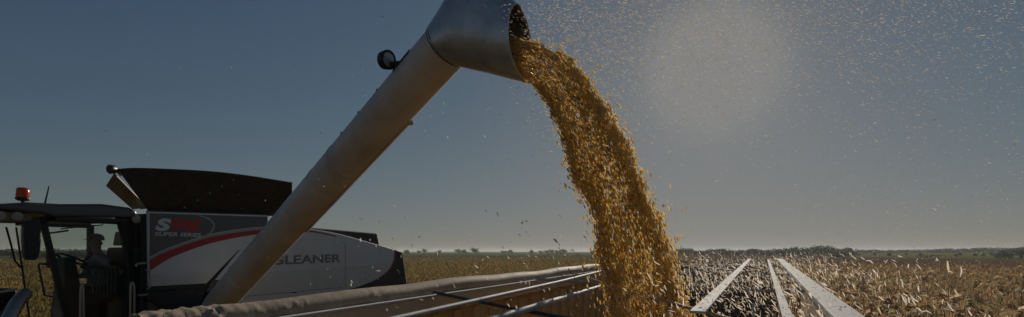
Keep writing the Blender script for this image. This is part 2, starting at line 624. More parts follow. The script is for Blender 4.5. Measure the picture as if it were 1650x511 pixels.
def text(body_s, u, v, X, height, width, m, parent, name, shear=0.0, bold=0.02, ang=0.0):
    cu = bpy.data.curves.new(name, 'FONT')
    cu.body = body_s; cu.size = 1.0; cu.shear = shear; cu.offset = bold; cu.extrude = 0.001
    to = bpy.data.objects.new('tmp_text', cu); C.objects.link(to)
    bpy.context.view_layer.update()
    dg = bpy.context.evaluated_depsgraph_get()
    me = bpy.data.meshes.new_from_object(to.evaluated_get(dg))
    bpy.data.objects.remove(to); bpy.data.curves.remove(cu)
    xs = [p.co.x for p in me.vertices]; ys = [p.co.y for p in me.vertices]
    x0, x1, y0, y1 = min(xs), max(xs), min(ys), max(ys)
    base = P(u, v, X=X)
    for p in me.vertices:
        a = (p.co.x - x0) / (x1 - x0) * width
        c = (p.co.y - y0) / (y1 - y0) * height
        p.co = Vector((X + 0.004 * (1 if p.co.z > 0 else 0.2), base.y + a, base.z + c + a * math.tan(ang)))
    org = Vector((0, 0, 0)); p = parent
    while p is not None: org += Vector(p.location); p = p.parent
    bm = bmesh.new(); bm.from_mesh(me)
    bpy.data.meshes.remove(me)
    bmesh.ops.remove_doubles(bm, verts=bm.verts, dist=1e-6)
    todo = set(bm.verts)
    while todo:                      # every letter is a piece of its own
        st_ = [todo.pop()]; isl = set(st_)
        while st_:
            for e in st_.pop().link_edges:
                for q in e.verts:
                    if q in todo: todo.discard(q); isl.add(q); st_.append(q)
        idx_ = {q: i for i, q in enumerate(isl)}
        fs_ = [[idx_[q] for q in f_.verts] for f_ in bm.faces if f_.verts[0] in isl]
        lm = bpy.data.meshes.new(name)
        lm.from_pydata([q.co - org for q in idx_], [], fs_)
        lm.materials.append(m)
        o = bpy.data.objects.new(name, lm); C.objects.link(o); o.parent = parent
    bm.free()


def span(u0, u1, v0, v1, X):
    a = P(u0, v1, X=X); b = P(u1, v1, X=X); t = P(u0, v0, X=X)
    return b.y - a.y, t.z - a.z


w, h = span(250, 276, 351, 372, XS)
text('S', 250, 372, XS + 0.003, h, w, M['white'], panel, 'letter', 0.22, 0.055)
w, h = span(275, 323, 351, 372, XS)
text('98', 275, 372.4, XS + 0.003, h, w, M['redl'], panel, 'digit', 0.22, 0.03)
w, h = span(249, 324, 373.5, 380, XS)
text('SUPER SERIES', 249, 380, XS + 0.003, h, w, M['white'], panel, 'letter', 0.22, 0.012)

# dark ledge and lower box under the front panel
MB().prism(U([(240, 462), (333, 457), (336, 464), (240, 470)], XS - 0.03), (-0.3, 0, 0)).build('ledge', M['black'], combine, bevel=0.01)
lb = MB().prism(U([(239, 470.5), (294, 467), (294, 508), (239, 520)], XS - 0.08), (-0.4, 0, 0)).build('lower_box', M['charcoal'], combine, bevel=0.012)
MB().prism(U([(267, 472), (282, 471.5), (282, 480), (267, 480.5)], XS - 0.0795), OUT).build('sticker', M['white'], lb)

# rear side panel (sweeps down to the rear)
rt = curve_pts([(352, 372), (430, 366), (487, 367.5), (540, 375.5), (590, 389), (622, 398), (640, 404)])
rear = MB().prism(U(rt + [(649, 408), (657, 465), (560, 480), (345, 497), (346, 452), (386, 404)], XS - 0.01), IN)
rear_o = rear.build('side_panel', M['silver'], combine, bevel=0.012, label='silver rear side panel with dark lettering and black end cap')
cap_in = curve_pts([(636, 402.6), (634, 420), (624, 437), (600, 453), (560, 467), (520, 474)])
MB().prism(U([(648, 407.5)] + [(656, 465), (520, 484)] + list(reversed(cap_in)), XS - 0.009), OUT).build('end_cap', M['black'], rear_o)
strip([(u + 2.2, v) for u, v in cap_in[:26]], [(u - 0.2, v) for u, v in cap_in[:26]], XS - 0.005, M['red'], 'red_trim', rear_o)
rl_hi = curve_pts([(478, 370.5), (500, 371.6), (520, 375), (541, 380)])
strip([(u, v) for u, v in rl_hi], [(u, v + 2.6 - 0.0028 * i * 10) for i, (u, v) in enumerate(rl_hi)], XS - 0.0095, M['red'], 'red_stripe', rear_o)
MB().prism(U([(362, 441), (470, 436.5), (627, 425), (624, 437), (600, 453), (560, 467), (346, 492), (347, 455)], XS - 0.0095), (0.0015, 0, 0)).build('lower_decal', M['silver_low'], rear_o)
w, h = span(437, 549, 410.5, 424, XS)
text('GLEANER', 437, 427.2, XS - 0.008, h * 1.13, w, M['letter'], rear_o, 'letter', 0.0, 0.028, ang=0.012)
# panel joint lines: shallow dark gaskets
MB().tube(U([(389, 478), (470, 471), (551, 463)], XS - 0.007), 0.004, 6).build('seam', M['black'], rear_o)
MB().tube(U([(556, 392), (557, 430), (556, 462)], XS - 0.007), 0.003, 6).build('seam', M['black'], rear_o)
MB().tube(U([(470, 472), (478, 471.3)], XS - 0.004), 0.008, 6).build('latch', M['black'], rear_o)

# rear engine deck box
MB().prism(U([(440, 361), (480, 365), (608, 376), (612, 398), (600, 420), (440, 420)], -8.9), (-1.6, 0, 0)).build('engine_deck', M['blackmetal'], combine, bevel=0.02)

# tank extension: flared sheet-metal side, with a rolled top edge and bolts
top = [P(u, v, X=-8.12) for u, v in curve_pts([(190, 273.5), (225, 272), (330, 276.5), (400, 284), (470, 295)], 4)]
bot0, bot1 = P(238, 339, X=-8.38), P(470, 346.5, X=-8.38)
ext = MB()
nn = len(top)
bots = [bot0.lerp(bot1, i / (nn - 1)) for i in range(nn)]
vs_ = top + bots
ext.add(vs_, [[i, i + 1, nn + i + 1, nn + i] for i in range(nn - 1)])
ext_o = ext.build('tank_extension', M['blackmetal'], tank_o, solid=0.02, label='black flared extension panel on the grain tank')
MB().tube([p + Vector((0.012, 0, 0)) for p in top], 0.014, 6).build('top_edge', M['blackmetal'], tank_o)
# other sides of the extension
e2 = MB()
e2.add([top[-1], top[-1] + Vector((-3.1, 0.1, 0)), bot1 + Vector((-2.6, 0, 0)), bot1], [[0, 1, 2, 3]])
e2.build('tank_extension', M['blackmetal'], tank_o, solid=0.02)
e3 = MB()
e3.add([(-11.2, 6.6, 4.3), (-11.25, 8.4, 4.25), (-11.0, 8.2, 3.66), (-11.0, 6.6, 3.7)], [[0, 1, 2, 3]])
e3.build('tank_extension', M['blackmetal'], tank_o, solid=0.02)
for i in range(5):
    c = bots[0].lerp(top[9], 0.12 + 0.19 * i) + Vector((0.012, 0.42, 0))
    MB().lathe(c, (1, 0, 0), [(0, 0.012), (0.01, 0.012)], 6).build('bolt', M['chrome'], tank_o)
for i in range(10):
    c = bot0.lerp(bot1, (i + 0.5) / 10) + Vector((0.03, 0, 0.035))
    MB().lathe(c, (1, 0, 0), [(0, 0.011), (0.012, 0.011)], 6).build('bolt', M['darksteel'], tank_o)
# folded front corner plate, light on its face painted in as tan
g = MB()
g.add([P(184, 279, X=-8.16), P(238, 334, X=-8.4), P(214, 337, X=-8.62), P(171, 299, X=-8.5)], [[0, 1, 2, 3]])
g.build('corner_plate', M['gold'], tank_o, solid=0.015, label='tan folded corner plate of the tank extension')
g = MB()
g.add([P(219, 322, X=-8.3), P(236, 336, X=-8.37), P(226, 337, X=-8.42)], [[0, 1, 2]])
g.build('bracket', M['lens'], tank_o, solid=0.012)
# work light on the corner
wl = P(179, 272, X=-8.2)
wb = MB().lathe(wl + Vector((0, 0.06, 0)), (0.25, -1, -0.15), [(0, 0.03), (0.03, 0.06), (0.09, 0.065)], 14).build('work_light', M['blackmetal'], tank_o, smooth=True)
MB().tube([wl + Vector((0, 0.05, 0)), wl + Vector((0, 0.12, -0.08)), top[0]], 0.014, 6).build('bracket', M['darksteel'], tank_o)

# tank roof edge trim between panel and extension
MB().bar(P(237, 341, X=-8.33), P(432, 347.5, X=-8.33), 0.05, 0.03).build('trim', M['charcoal'], tank_o)

# ------------------------------------------------------------------ cab
XC = -8.6          # near side of the cab
XF = -10.0         # far side
A_t, A_b = P(68, 352, X=XC), P(112, 530, X=XC)          # near front pillar, top and bottom
B_t, B_m, B_b = P(192, 350, X=XC), P(207, 430, X=XC), P(196, 530, X=XC)
R_t, R_b = P(214, 348, X=XC), P(222, 530, X=XC)
F_t, F_b = P(26, 366, X=XF), P(52, 545, X=XF)           # far front pillar
def bar_part(name, a, b, w, d, parent, m='black', up=(1, 0, 0)):
    return MB().bar(a, b, w, d, up=up).build(name, M[m], parent, bevel=0.008)


cp = curve_pts([(190, 350), (199, 385), (206, 430), (205, 480), (192, 530)], 5)
zb = A_b.z
yb = R_t.y + 0.12
cab_o = MB().box((-9.3, (A_b.y + yb) / 2, zb - 0.06), (1.5, yb - A_b.y + 0.1, 0.1)).build('cab', M['black'], combine, bevel=0.012)
MB().box((-9.3, yb + 0.03, zb + 0.35), (1.5, 0.06, 0.75)).build('rear_wall', M['black'], cab_o, bevel=0.012)
bar_part('pillar', A_t, A_b, 0.065, 0.07, cab_o)
MB().prism(U(cp, XC) + list(reversed(U([(216, 348), (216, 400), (218, 450), (219, 500), (220, 535)], XC))), (-0.09, 0, 0)).build('pillar', M['black'], cab_o, bevel=0.012)
bar_part('pillar', F_t, F_b, 0.022, 0.03, cab_o, 'darksteel')
bar_part('pillar', (XF, yb, zb), (XF, yb, A_t.z), 0.08, 0.08, cab_o)
bar_part('roof_beam', (XF, F_t.y, A_t.z - 0.02), (XF, yb, A_t.z - 0.02), 0.07, 0.07, cab_o, up=(0, 0, 1))
bar_part('roof_beam', (XC - 0.03, A_t.y, A_t.z - 0.01), (XC - 0.03, R_t.y, A_t.z - 0.01), 0.07, 0.05, cab_o, up=(0, 0, 1))
# roof: rounded slab overhanging to the front
rz1 = P(100, 329.5, X=XC + 0.1).z
rz0 = P(100, 350, X=XC + 0.1).z
rf = MB()
yf = P(-14, 340, X=XC + 0.1).y
yr = P(219, 340, X=XC + 0.1).y
prof = [(yf, rz0 + 0.06), (yf + 0.02, rz0 + 0.12), (yf + 0.35, rz1), (yf + 0.7, rz1 + 0.005), (yr - 0.45, rz1 + 0.045), (yr - 0.1, rz1 + 0.02), (yr, rz1 - 0.03),
        (yr + 0.01, rz0 + 0.08), (yr - 0.05, rz0 + 0.05), (yf + 0.62, rz0), (yf + 0.5, rz0 + 0.03)]
rf.prism([(XC + 0.13, y, z) for y, z in prof], (-1.66, 0, 0))
roof = rf.build('roof', M['charcoal'], cab_o, bevel=0.035)
rb = MB().prism([(XC + 0.1, yf + 0.65, rz0 - 0.045), (XC + 0.1, yr - 0.1, rz0 - 0.03), (XC + 0.1, yr - 0.1, rz0 + 0.025), (XC + 0.1, yf + 0.65, rz0 - 0.003)], (-1.6, 0, 0))
rb.build('roof_trim', M['black'], cab_o)
# front light housings under the roof visor
lh = MB()
lh.prism([(XC + 0.04, yf + 0.05, rz0 + 0.05), (XC + 0.04, yf + 0.42, rz0 + 0.035), (XC + 0.04, yf + 0.42, rz0 - 0.07), (XC + 0.04, yf + 0.12, rz0 - 0.09)], (-0.5, 0, 0))
lh.build('light_housing', M['gold'], cab_o, bevel=0.015)
for k in range(2):
    MB().lathe((XC + 0.05, yf + 0.1 + 0.17 * k, rz0 - 0.015), (1, -0.4, -0.1), [(-0.03, 0.05), (0.0, 0.058), (0.02, 0.056), (0.022, 0.03)], 16).build('work_light', M['lens'], cab_o, smooth=True)
# glass
gd = MB()
gp = U([(72, 353), (190, 351)] + cp[1:] + [(114, 530)], XC - 0.03)
gd.add(gp, [list(range(len(gp)))])
gd.build('door_glass', M['glass'], cab_o)
ws = MB()
n = 8
vv = []
for j in range(7):
    t = j / 6
    a, b_ = A_t.lerp(A_b, t), F_t.lerp(F_b, t)
    for i in range(n + 1):
        s = i / n
        vv.append(a.lerp(b_, s) + Vector((0, -0.05 * math.sin(math.pi * s), 0)))
ws.add(vv, [[j * (n + 1) + i, j * (n + 1) + i + 1, (j + 1) * (n + 1) + i + 1, (j + 1) * (n + 1) + i] for j in range(6) for i in range(n)])
ws.build('windscreen', M['glassw'], cab_o, smooth=True)
fg = MB()
fg.add([F_t, (XF, yb, A_t.z), (XF, yb, zb), F_b], [[0, 1, 2, 3]])
fg.build('window', M['glassw'], cab_o)
rg = MB()
rg.add([(XC - 0.1, yb + 0.04, zb + 0.73), (XC - 0.1, yb + 0.04, A_t.z), (XF, yb + 0.04, A_t.z), (XF, yb + 0.04, zb + 0.73)], [[0, 1, 2, 3]])
rg.build('window', M['glass'], cab_o)
# door frame line, door handle, sun-blind bar and wiper
MB().tube(U([(98, 357), (150, 353), (184, 354)], XC - 0.05), 0.012, 6).build('door_frame', M['black'], cab_o)
MB().tube(U([(70, 377), (86, 375), (110, 371.5)], XC - 0.06), 0.013, 6).build('wiper', M['black'], cab_o)
MB().tube(U([(98, 369), (120, 366.5), (165, 362.5), (167, 357)], XC - 0.25), 0.009, 6).build('blind_bar', M['black'], cab_o)
# grab handle on the front pillar, inside the door
MB().tube(U([(64, 425), (62, 428), (72, 476), (85, 478)], XC + 0.04), 0.013, 8).build('grab_handle', M['darksteel'], cab_o, smooth=True)
MB().tube(U([(64, 425), (80, 425.5)], XC + 0.04), 0.013, 8).build('grab_handle', M['darksteel'], cab_o, smooth=True)
# mirror on an arm ahead of the near pillar
mi = MB()
mp = curve_pts([(41, 358), (50, 355), (63, 356), (66.5, 365), (66, 395), (61, 416), (50, 419), (42, 416), (39, 400), (38.5, 370), (41, 358)], 4)[:-1]
mi.prism(U(mp, XC + 0.25), (-0.13, 0.02, 0))
mir = mi.build('mirror', M['black'], cab_o, bevel=0.02)
MB().tube([P(52, 372, X=XC + 0.16), P(70, 360, X=XC + 0.1), P(84, 352, X=XC)], 0.016, 8).build('mirror_arm', M['black'], cab_o)
MB().tube([P(10, 366, X=XF), P(18, 395, X=XF - 0.02), P(24, 420, X=XF), P(33, 431, X=XF)], 0.014, 6).build('mirror_arm', M['black'], cab_o)
# beacon on a stalk
bc = P(37, 330, X=XC - 0.1)
MB().tube([bc + Vector((0, 0, -0.12)), bc + Vector((0, 0, 0.05))], 0.022, 8).build('beacon_stalk', M['black'], cab_o)
MB().lathe(bc + Vector((0, 0, 0.05)), (0, 0, 1), [(0, 0.05), (0.02, 0.078), (0.045, 0.078)], 18).build('beacon_base', M['black'], cab_o)
bo = MB().lathe(bc + Vector((0, 0, 0.096)), (0, 0, 1), [(0, 0.072), (0.06, 0.07), (0.11, 0.064), (0.125, 0.052), (0.128, 0.02)], 20).build('beacon', M['amber'], cab_o, smooth=True, label='amber rotating beacon on the cab roof')
for k in range(20):
    a = 2 * math.pi * k / 20
    pass
# aerial
MB().tube([P(72, 330, X=XC - 0.3), P(79, 300, X=XC - 0.3)], 0.012, 6, radii=[0.013, 0.007]).build('aerial', M['black'], cab_o)
# interior: seat, steering column and wheel, console, monitor
PX = -9.32
seat = MB()
sy = P(160, 400, X=PX).y
seat.box((PX, sy - 0.16, 2.42), (0.5, 0.5, 0.14))
seat_o = seat.build('seat', M['seat'], cab_o, bevel=0.04)
sb = MB().prism([(PX + 0.24, sy + 0.10, 2.45), (PX + 0.24, sy + 0.22, 2.48), (PX + 0.24, sy + 0.32, 3.2), (PX + 0.24, sy + 0.22, 3.22)], (-0.48, 0, 0))
sb.build('backrest', M['seat'], seat_o, bevel=0.04)
MB().prism([(PX + 0.13, sy + 0.24, 3.24), (PX + 0.13, sy + 0.33, 3.24), (PX + 0.13, sy + 0.35, 3.46), (PX + 0.13, sy + 0.28, 3.47)], (-0.26, 0, 0)).build('headrest', M['seat'], seat_o, bevel=0.03)
MB().box((PX, sy - 0.1, 2.2), (0.3, 0.3, 0.3)).build('seat_base', M['black'], seat_o)
for k in range(7):
    a = P(147 + k * 6.5, 432 + abs(k - 3) * 0.8, X=-8.85); b2 = P(150 + k * 5.8, 480 - abs(k - 3) * 2.4, X=-8.85)
    MB().tube([a, b2], 0.012, 6).build('armrest_rib', M['seatrib'], seat_o)
MB().prism(U([(140, 428), (196, 428), (192, 434), (143, 434)], -8.83), (-0.22, 0, 0)).build('armrest', M['seat'], seat_o, bevel=0.02)
sw_c = P(113, 420, X=PX)
cons = MB()
cons.tube([Vector((PX, sw_c.y - 0.15, zb)), sw_c + Vector((0, -0.05, -0.03))], 0.06, 8)
cons.prism(U([(104, 416), (122, 414), (128, 450), (138, 490), (138, 520), (100, 520), (104, 460)], PX + 0.25), (-0.3, 0, 0))
cons.build('console', M['black'], cab_o, bevel=0.015)
sw_ring = MB()
ax = Vector((0, 0.45, 0.9)).normalized(); xa = Vector((1, 0, 0)); ya = ax.cross(xa)
cen = sw_c + Vector((0, 0.02, 0.02))
sw_ring.tube([cen + (xa * math.cos(t) + ya * math.sin(t)) * 0.19 for t in [2 * math.pi * k / 24 for k in range(25)]], 0.016, 8)
sw_ring.tube([cen - xa * 0.19, cen + xa * 0.19], 0.012, 6)
sw_ring.build('steering_wheel', M['black'], cab_o, smooth=True)
MB().box(P(82, 420, X=-9.0), (0.05, 0.10, 0.20)).build('display', M['black'], cab_o, bevel=0.01)
MB().tube(U([(132, 433), (136, 420), (143, 412)], -9.0), 0.016, 8).build('control_lever', M['black'], cab_o)

# gap behind the cab: service column, ladder rails, work light, hoses
sc = MB()
sc.box((-8.66, 4.86, 2.85), (0.3, 0.12, 1.6))
sc.build('service_column', M['charcoal'], combine, bevel=0.01)
MB().lathe(P(220, 353, X=XC + 0.08), (0.8, -0.5, -0.1), [(-0.05, 0.04), (0, 0.06), (0.015, 0.058), (0.018, 0.02)], 16).build('work_light', M['lens'], combine, smooth=True)
MB().tube(U([(229, 350), (230, 420), (229, 505)], XC + 0.15), 0.022, 8).build('hose', M['black'], combine)
MB().tube(U([(234, 345), (233, 400), (236, 470)], XC + 0.2), 0.018, 8).build('hose', M['black'], combine)
MB().box(P(221, 386, X=XC + 0.02), (0.08, 0.1, 0.24)).build('switch_box', M['black'], combine, bevel=0.01)


def rail_part(pts, X, r=0.018):
    cpts = curve_pts(pts, 5)
    return MB().tube(U(cpts, X), r, 8).build('handrail', M['chrome'], combine, smooth=True)


rail_part([(129, 540), (129.5, 480), (131, 462), (133, 461), (134, 480), (135, 540)], -8.25, 0.015)
rail_part([(210, 540), (210, 470), (211.5, 457), (214, 457), (216, 470), (216, 540)], -8.25, 0.015)
rail_part([(219, 430), (220, 426), (226, 424.5), (239, 424)], -8.3, 0.014)
rail_part([(235, 435), (240, 436), (242, 448), (241, 462), (237, 466)], -8.22, 0.013)
rail_part([(222, 476), (230, 475.5), (238, 474)], -8.3, 0.013)
# platform and ladder
pl = MB()
pl.box((-8.42, 4.2, 1.98), (0.5, 1.1, 0.06))
pl.build('platform', M['darksteel'], combine, bevel=0.01)
for k in range(4):
    MB().box((-8.1, 3.85, 0.55 + 0.37 * k), (0.25, 0.5, 0.04)).build('ladder_step', M['darksteel'], combine)
for yy in (3.62, 4.08):
    MB().bar((-8.1, yy, 0.45), (-8.1, yy, 1.97), 0.06, 0.04, up=(1, 0, 0)).build('ladder_rail', M['darksteel'], combine)

# undercarriage, wheels
MB().box((-9.7, 6.9, 1.25), (1.3, 4.6, 0.5)).build('chassis', M['charcoal'], combine, bevel=0.02)
MB().tube([(-8.3, 5.1, 0.95), (-11.1, 5.1, 0.95)], 0.12, 10).build('axle', M['charcoal'], combine)
MB().tube([(-8.6, 9.6, 0.62), (-10.8, 9.6, 0.62)], 0.09, 10).build('axle', M['charcoal'], combine)


def wheel(parent, c, r, w_, side):
    tyre = MB()
    tyre.lathe(Vector(c) - Vector((w_ / 2, 0, 0)), (1, 0, 0), [(0, r * 0.58), (0, r * 0.9), (w_ * 0.14, r * 0.985), (w_ * 0.5, r), (w_ * 0.86, r * 0.985), (w_, r * 0.9), (w_, r * 0.58)], 36)
    for k in range(22):
        a = 2 * math.pi * k / 22
        for s in (-1, 1):
            p0 = Vector((c[0] + s * w_ * 0.02, c[1] + math.cos(a) * r * 0.995, c[2] + math.sin(a) * r * 0.995))
            a2 = a + 0.16
            p1 = Vector((c[0] + s * w_ * 0.48, c[1] + math.cos(a2) * r * 0.96, c[2] + math.sin(a2) * r * 0.96))
            tyre.bar(p0, p1, 0.05, 0.07, up=(0, math.cos(a), math.sin(a)))
    wo_ = tyre.build('wheel', M['rubber'], parent)
    MB().lathe(Vector(c) - Vector((w_ * 0.3, 0, 0)), (1, 0, 0), [(0, r * 0.575), (w_ * 0.1, r * 0.3), (w_ * 0.5, r * 0.3), (w_ * 0.6, r * 0.575)], 24).build('rim', M['silver_low'], wo_)
    return wo_


wheel(combine, (-8.35, 5.1, 0.95), 0.93, 0.6, 1)
wheel(combine, (-11.05, 5.1, 0.95), 0.93, 0.6, -1)
wheel(combine, (-8.6, 9.6, 0.62), 0.61, 0.4, 1)
wheel(combine, (-10.8, 9.6, 0.62), 0.61, 0.4, -1)
# feeder house and the corn head in front
fh = MB()
fh.prism([(-9.0, 4.3, 1.2), (-9.0, 4.3, 1.9), (-9.0, 2.7, 1.25), (-9.0, 2.7, 0.55)], (-1.3, 0, 0))
fh.build('feeder_house', M['charcoal'], combine, bevel=0.02)
hd = MB()
hd.prism([(-6.9, 2.68, 0.4), (-6.9, 2.68, 1.55), (-6.9, 2.5, 1.6), (-6.9, 2.2, 0.9), (-6.9, 1.4, 0.3)], (-5.6, 0, 0))
hd_o = hd.build('header', M['charcoal'], combine, bevel=0.02)
MB().tube([P(10, 520, X=-8.1), P(27, 488, X=-8.3), P(41, 473, X=-8.5)], 0.075, 12).build('header_tube', M['chrome'], hd_o, smooth=True)
MB().prism(U([(-40, 472), (0, 466), (18, 464), (28, 470), (24, 480), (12, 500), (-40, 512)], -8.9), (-0.3, 0, 0)).build('header_cover', M['black'], hd_o, bevel=0.03)
MB().bar(P(-8, 472, X=-8.85), P(26, 466, X=-8.85), 0.05, 0.03).build('cover_edge', M['chrome'], hd_o)
MB().bar(P(30, 476, X=-8.8), (-9.2, 2.75, 1.2), 0.08, 0.08).build('header_arm', M['black'], hd_o)

# ------------------------------------------------------------------ unloading auger
AB = P(362, 478, X=-7.45)
AT = P(724, 70, d=4.5)
ad = (AT - AB).normalized()
AR = 0.207
base = AB - ad * 0.75
aug = MB()
nseg = 48
L = (AT - base).length
aug.tube_r([base + ad * (L * i / nseg) for i in range(nseg + 1)], [AR] * (nseg + 1), ad, 48)
auger = aug.build('unloading_auger', M['auger'], combine, smooth=True, label='long grey auger tube reaching up from the combine')
side = ad.cross(Vector((0, 0, 1))).normalized()
upv = side.cross(ad).normalized()


def on_auger(u, v):
    """distance along the tube nearest to the pixel ray"""
    r = ray(u, v).normalized()
    w0 = base - CAM
    a, b_, c_ = ad.dot(ad), ad.dot(r), r.dot(r)
    d_, e_ = ad.dot(w0), r.dot(w0)
    return (b_ * e_ - c_ * d_) / (a * c_ - b_ * b_)


for (u, v, wd) in ((548, 252, 0.012), (518, 290, 0.012), (385, 440, 0.02)):
    s = on_auger(u, v)
    MB().tube_r([base + ad * (s - wd), base + ad * (s + wd)], [AR + 0.005] * 2, ad, 40).build('seam_band', M['auger'], auger, smooth=True)
# collar where the spout is bolted on
s = on_auger(722, 72)
MB().tube_r([base + ad * (L - 0.03), base + ad * (L + 0.005)], [AR + 0.012] * 2, ad, 48).build('collar', M['darksteel'], auger, smooth=True)
# square channel along the underside
tocam = (CAM - (AB + AT) / 2).normalized()
lowdir = (ad.cross(tocam)).normalized()
if lowdir.x < 0: lowdir = -lowdir
ch0, ch1 = on_auger(480, 362), on_auger(655, 193)
off = (lowdir * 0.93 + tocam * 0.36).normalized()
MB().bar(base + ad * ch0 + off * (AR + 0.012), base + ad * ch1 + off * (AR + 0.012), 0.05, 0.035, up=off).build('channel', M['auger'], auger, bevel=0.004)
MB().lathe(base + ad * ch1 + off * (AR + 0.03) - ad * 0.03, tocam, [(0, 0.02), (0.03, 0.02)], 8).build('bolt', M['chrome'], auger)
# strip along the top with small studs
topdir = (-lowdir * 0.97 + tocam * 0.25).normalized()
for i in range(3):
    p = base + ad * (on_auger(560, 225) + i * 0.36) + topdir * AR
    MB().lathe(p, topdir, [(0, 0.012), (0.012, 0.012)], 6).build('stud', M['darksteel'], auger)
# work light on bracket
sl_ = on_auger(652, 110)
bp = base + ad * sl_ + topdir * (AR + 0.002)
MB().bar(bp - ad * 0.12, bp + ad * 0.14, 0.05, 0.02, up=topdir).build('bracket', M['darksteel'], auger)
lp = P(622, 97, d=4.75)
MB().tube([bp - ad * 0.02, lp + Vector((0.02, 0.02, -0.03)), lp], 0.022, 8).build('bracket', M['darksteel'], auger)
ldir = (tocam * 0.75 + RV * 0.75 + Vector((0, 0, -0.05))).normalized()
lt = MB().lathe(lp - ldir * 0.05, ldir, [(0, 0.05), (0.02, 0.078), (0.075, 0.086), (0.09, 0.086), (0.09, 0.07), (0.083, 0.068)], 28)
lt_o = lt.build('work_light', M['blackmetal'], auger, smooth=True, label='round work light on the auger tube')
for k in range(26):
    a = 2 * math.pi * k / 26
    xa = ldir.cross(Vector((0, 0, 1))).normalized(); ya = ldir.cross(xa)
    rd = xa * math.cos(a) + ya * math.sin(a)
    lt = None
MB().lathe(lp + ldir * 0.0335, ldir, [(0, 0.066), (0.004, 0.064), (0.007, 0.03)], 24).build('lamp_lens', M['lens'], auger, smooth=True)
# hoses at the auger elbow
for k in range(3):
    MB().tube([P(343 + 4 * k, 452, X=-7.75), P(333 + 3 * k, 470, X=-7.7), P(322 + 5 * k, 492, X=-7.9), P(318, 520, X=-8.2)], 0.02, 8).build('hose', M['black'], auger)
MB().prism(U([(296, 468), (340, 464), (345, 530), (296, 530)], XS - 0.35), (-0.3, 0, 0)).build('auger_recess', M['black'], combine)

# spout: a hood that turns the flow out and down
def ring(c, upx, wy, k, n, shift=None):
    pts = []
    for i in range(n):
        a = 2 * math.pi * i / n
        ca, sa = math.cos(a), math.sin(a)
        e = 1.0 - 0.18 * k
        x = math.copysign(abs(ca) ** e, ca); y = math.copysign(abs(sa) ** e, sa)
        pts.append(c + upx * x + wy * y)
    return pts


Ysp = AT.y
N = 40
tip = Vector((0, 1, 0))
secs = [
    ((706, 31), (742, 109), 0.222),
    ((726, 5), (764, 112), 0.224),
    ((758, -24), (785, 116), 0.23),
    ((802, -10), (812, 121), 0.232),
    ((838, 14), (840, 125.5), 0.23),
]
rings = []
for i, (a, b_, wy) in enumerate(secs):
    t = i / 4
    yy = AT.y + 0.0 - 0.08 * t
    pa_, pb_ = P(*a, Y=yy), P(*b_, Y=yy)
    c = (pa_ + pb_) / 2
    upx = (pa_ - pb_) / 2
    # side axis: perpendicular to the flow, mostly along Y
    wdir = (side if side.y > 0 else -side).lerp(Vector((-0.36, 0.93, 0)), min(1, t * 1.2)).normalized()
    if i < 1:      # sleeve that fits round the tube end
        sgn = 1 if side.y > 0 else -1
        rr_s = AR * (1.045 + 0.02 * i)
        rings.append((AT - ad * 0.02 + ad * 0.10 * i, upv * rr_s, side * (sgn * rr_s)))
        continue
    rings.append((c, upx, wdir * wy))
sm = []
for i in range(4):
    for k in range(6):
        t = k / 6
        def cr(j, t):
            q = lambda m_: rings[max(0, min(4, m_))][j]
            a, b_, c_, d_ = q(i - 1), q(i), q(i + 1), q(i + 2)
            if i == 0: return b_.lerp(c_, t)
            return 0.5 * ((2 * b_) + (c_ - a) * t + (2 * a - 5 * b_ + 4 * c_ - d_) * t * t + (3 * b_ - a - 3 * c_ + d_) * t ** 3)
        sm.append((cr(0, t), cr(1, t), cr(2, t)))
sm.append(rings[4])
sp = MB()
V_ = []
axis = (rings[4][0] - rings[3][0]).normalized()
for j, (c, ux, wy) in enumerate(sm):
    pts = ring(c, ux, wy, min(1, max(0, (j - 5) / 10)), N)
    tt = max(0, (j - 14) / (len(sm) - 15))
    for i, p in enumerate(pts):
        a = 2 * math.pi * i / N
        near = max(0, -math.sin(a)); far = max(0, math.sin(a))
        # near lip is cut back in a curve, far lip stands out further
        dx = tt * (0.02 - 0.125 * near ** 1.2 * (1 - 0.25 * math.cos(a)) + 0.09 * far)
        V_.append(p + axis * dx)
sp.add(V_, [[j * N + i, j * N + (i + 1) % N, (j + 1) * N + (i + 1) % N, (j + 1) * N + i] for j in range(len(sm) - 1) for i in range(N)])
spout = sp.build('spout', M['spout'], auger, smooth=True, solid=0.008, label='bluish steel spout hood at the tip of the auger')
for (u, v) in ((709, 27), (727, 3), (716, 17)):
    MB().lathe(P(u, v, Y=AT.y), (-0.6, -0.3, 0.6), [(0, 0.012), (0.03, 0.012), (0.032, 0.007)], 8).build('bolt', M['darksteel'], auger)

# ------------------------------------------------------------------ grain trailer
RZ = EYE - 0.27                 # top of the rails
TY0, TY1 = 1.3, 13.4
XL, XR = -2.25, 0.285
ZL = RZ + 0.03                  # left rail assembly stands a little higher
trailer = empty('grain_trailer', (-0.95, 7.3, 0), 'open grain trailer with tarp rolled along its left wall', 'trailer')
# walls
wl_ = MB()
wl_.box((XL + 0.02, (TY0 + TY1) / 2, RZ - 0.82), (0.04, TY1 - TY0, 1.36))
wl_.build('side_wall', M['wall'], trailer)
wr_ = MB()
wr_.box((XR - 0.02, (TY0 + TY1) / 2, RZ - 0.85), (0.04, TY1 - TY0, 1.3))
wr_o = wr_.build('side_wall', M['wall'], trailer)
# ribs inside the walls (vertical corrugation)
rib_me = None
k = 0
y = TY0 + 0.2
while y < TY1 - 0.1:
    for xx in (XL + 0.052, XR - 0.052):
        if rib_me is None:
            o = MB().box((xx, y, RZ - 0.82), (0.022, 0.10, 1.22)).build('rib', M['wall'], trailer, bevel=0.006)
            rib_me = o.data; x_0, y_0 = xx, y
        else:
            o = bpy.data.objects.new('rib', rib_me); C.objects.link(o); o.parent = trailer
            o.location = (xx - x_0, y - y_0, 0)
    y += 0.3
